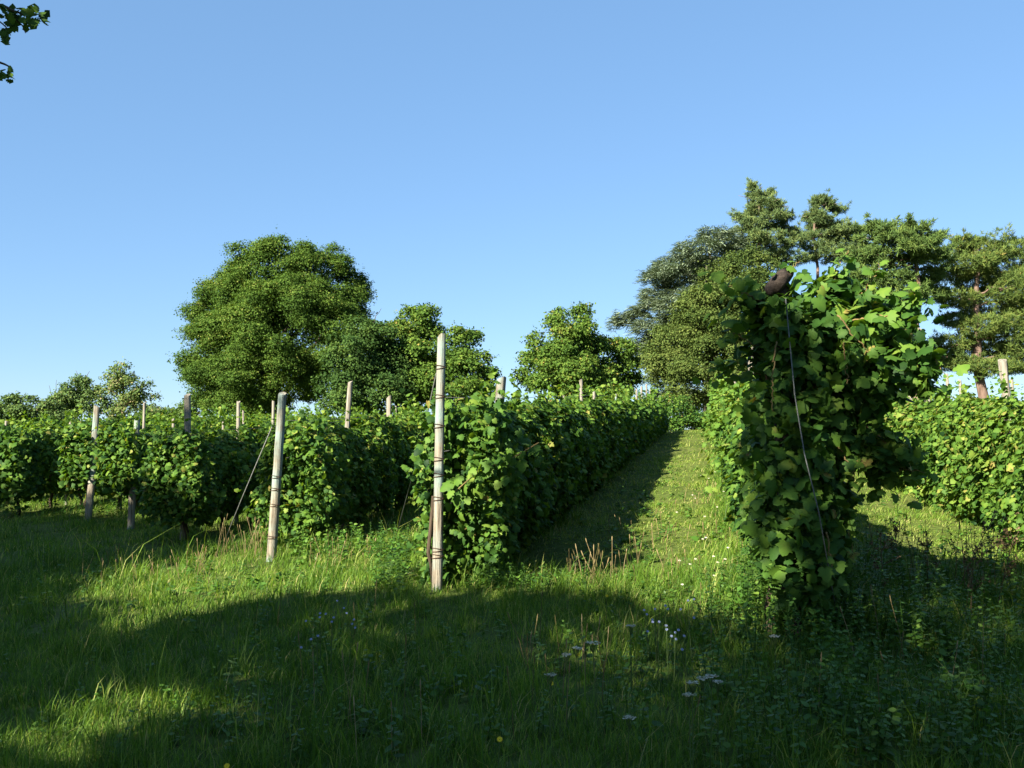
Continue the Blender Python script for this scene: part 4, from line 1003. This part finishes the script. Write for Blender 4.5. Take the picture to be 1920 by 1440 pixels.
# ------------------------------------------------------------------ trees beside and behind the camera whose shade falls on the foreground
def shade_trees():
    rng = np.random.default_rng(66)
    trunks = [(-17.0, 8.5), (-13.2, 2.5), (-8.6, -1.5), (-5.0, -5.5), (-.5, -8.0)]
    labs = ['leafy oak left of the view that shades the far left grass', 'leafy oak left of the view whose branch tips hang into the top left corner', 'leafy tree behind the camera on the left shading the foreground',
            'leafy tree straight behind the camera shading the foreground', 'leafy tree behind the camera on the right shading the vine']
    gx, gy = np.meshgrid(np.arange(-16, 9, .30), np.arange(-3, 27, .30))
    x = gx.ravel() + rng.uniform(-.15, .15, gx.size); y = gy.ravel() + rng.uniform(-.15, .15, gx.size)
    d = shade_density(x, y)
    nz = .5 + .5 * wav(x * 1.1, y * .9, 2.2)
    nz2 = wav(x * 2.6, y * 2.2, 5.1)
    d = d * np.where(nz > .80, .45, 1) * np.where(nz2 > .5, .05, 1)
    keep = (rng.random(len(x)) < d) & (y < 26)
    x, y = x[keep], y[keep]
    z = ground(x, y)
    P0 = np.stack([x, y, z], -1)
    T = np.array(trunks)
    best = np.full(len(x), 1e9); who = np.zeros(len(x), int); pos = P0.copy()
    for hh in np.linspace(4.2, 10, 12):
        h = hh + rng.uniform(-.5, .5, len(x))
        Q = P0 + TOSUN * (h / TOSUN[2])[:, None]
        for k, (tx, ty) in enumerate(trunks):
            r = np.hypot(Q[:, 0] - tx, Q[:, 1] - ty)
            s = np.hypot(r, (h - 6.8) * 1.1)
            px, py, dep = project(Q)
            vis = (dep > .2) & (px > -110) & (px < 2030) & (py > -160)
            s = np.where(vis, 1e8, s)
            m = s < best
            best = np.where(m, s, best); who = np.where(m, k, who); pos[m] = Q[m]
    ok = best < 1e7
    pos, who = pos[ok], who[ok]
    for k, (tx, ty) in enumerate(trunks):           # extra unseen leaves added above and behind to block sky light
        m = 520
        q = unit(rng.normal(size=(m, 3))) * rng.uniform(.3, 1, (m, 1)) ** .5 * np.array([4.6, 4.6, 3.8]) + np.array([tx, ty, 8.2 + float(ground(tx, ty))])
        L = q - TOSUN * ((q[:, 2] - .5) / TOSUN[2])[:, None]
        px, py, dep = project(q)
        vis = (dep > .2) & (px > -140) & (px < 2060) & (py > -200)
        good = ~vis & ((shade_density(L[:, 0], L[:, 1]) > .8) | (L[:, 1] < 1.5) | (L[:, 0] < -.62 * np.abs(L[:, 1]) - 2))
        pos = np.vstack([pos, q[good]]); who = np.append(who, np.full(good.sum(), k))
    for k, (tx, ty) in enumerate(trunks):
        p = pos[who == k]
        if len(p) == 0: continue
        b = np.array([tx, ty, float(ground(tx, ty)) - .1])
        root = thing('shade_tree', labs[k], 'tree', b, 'trees around the camera that shade the foreground')
        a = Acc()
        n = len(p); per = 30
        q = p[:, None, :] + rng.normal(0, .17, (n, per, 3))
        scatter(a, DIAM, q.reshape(-1, 3), rng.normal(size=(n * per, 3)) + TOSUN * .5, rng.normal(size=(n * per, 3)), rng.uniform(.12, .24, n * per), .4 + rng.normal(0, .15, n * per))
        t = Acc()
        h = p[:, 2].max() - b[2] - .8
        st = np.array([b + np.array([rng.normal(0, .08) * (s > 0), rng.normal(0, .08) * (s > 0), h * s]) for s in np.linspace(0, 1, 8)])
        t.tube(st, np.linspace(.28, .06, 8), 9, wob=.06)
        for i in rng.choice(n, min(26, n), replace=False):
            s = np.clip((p[i, 2] - b[2] - .5 * np.linalg.norm(p[i, :2] - b[:2])) / h, .25, .9) * 7
            j = int(min(6, s)); limb(t, st[j] + (st[j + 1] - st[j]) * (s - j), p[i], .07, .015, rng, 6, .1, 5)
        if k == 1:
            q = at(25, 40, 5.4) + TOSUN * rng.uniform(.7, 2.0, (16, 1)) + rng.normal(0, .13, (16, 3))  # unseen leaf clumps added toward the sun to shade the branch tips
            px, py, dep = project(q); q = q[(px < -60) | (py < -60)]
            q = q[:, None, :] + rng.normal(0, .07, (len(q), 24, 3)); q = q.reshape(-1, 3)
            scatter(a, DIAM, q, rng.normal(size=q.shape) + TOSUN * .5, rng.normal(size=q.shape), .11, .4)
            # the branch whose tips reach into the picture
            br = Acc(); sprays = []
            D = 5.4
            a0 = st[3]
            def tw(pp, r):
                Q = np.array([q_ if isinstance(q_, np.ndarray) else at(*q_) for q_ in pp]); br.tube(Q, np.linspace(r, r * .4, len(Q)), 6, wob=.08); return Q
            tw([a0, (a0 + at(-500, -60, D)) / 2 + np.array([0, 0, .35]), at(-500, -60, D), at(-160, -10, D)], .04)
            tw([at(-160, -10, D), at(-60, 5, D), at(5, 10, D), at(25, 20, D), at(52, 30, D), at(68, 28, D)], .011)
            tw([at(5, 22, D), at(28, 36, D), at(42, 48, D), at(48, 62, D)], .006)
            tw([at(-160, -10, D), at(-70, 60, D), at(-20, 110, D), at(8, 120, D), at(16, 124, D)], .011)
            tw([at(-60, 5, D), at(-20, 25, D), at(5, 45, D), at(14, 54, D)], .007)
            for (cx, cy, sp, m) in [(20, 26, 12, 8), (48, 28, 11, 8), (58, 38, 8, 6), (70, 27, 9, 6), (78, 36, 5, 3), (8, 36, 9, 6), (14, 56, 9, 7), (2, 60, 8, 5), (4, 138, 10, 7), (16, 126, 8, 4), (8, 14, 8, 4), (-40, 30, 35, 20), (-60, 120, 40, 22), (-120, 20, 40, 20)]:
                c = np.array([at(cx + rng.normal(0, sp * .6), cy + rng.normal(0, sp * .55), D + rng.normal(0, .06)) for _ in range(m)])
                lf = Acc(); scatter(lf, OAKLEAF, c, rng.normal(0, .6, (m, 3)) + np.array([0, -.5, .6]), rng.normal(0, .7, (m, 3)) + np.array([.3, 0, -.5]), rng.uniform(.05, .085, m), .35 + rng.normal(0, .15, m), 1.1); sprays.append(lf)
            o = obj('branch', br, M['bark'], root)
            for lf in sprays: obj('leaf_spray', lf, M['oak'], o)
        obj('trunk', t, M['bark'], root); obj('crown', a, M['oak'], root)
shade_trees()
for o in bpy.data.objects:
    for k in ('_o', '_p'):
        if k in o: del o[k]
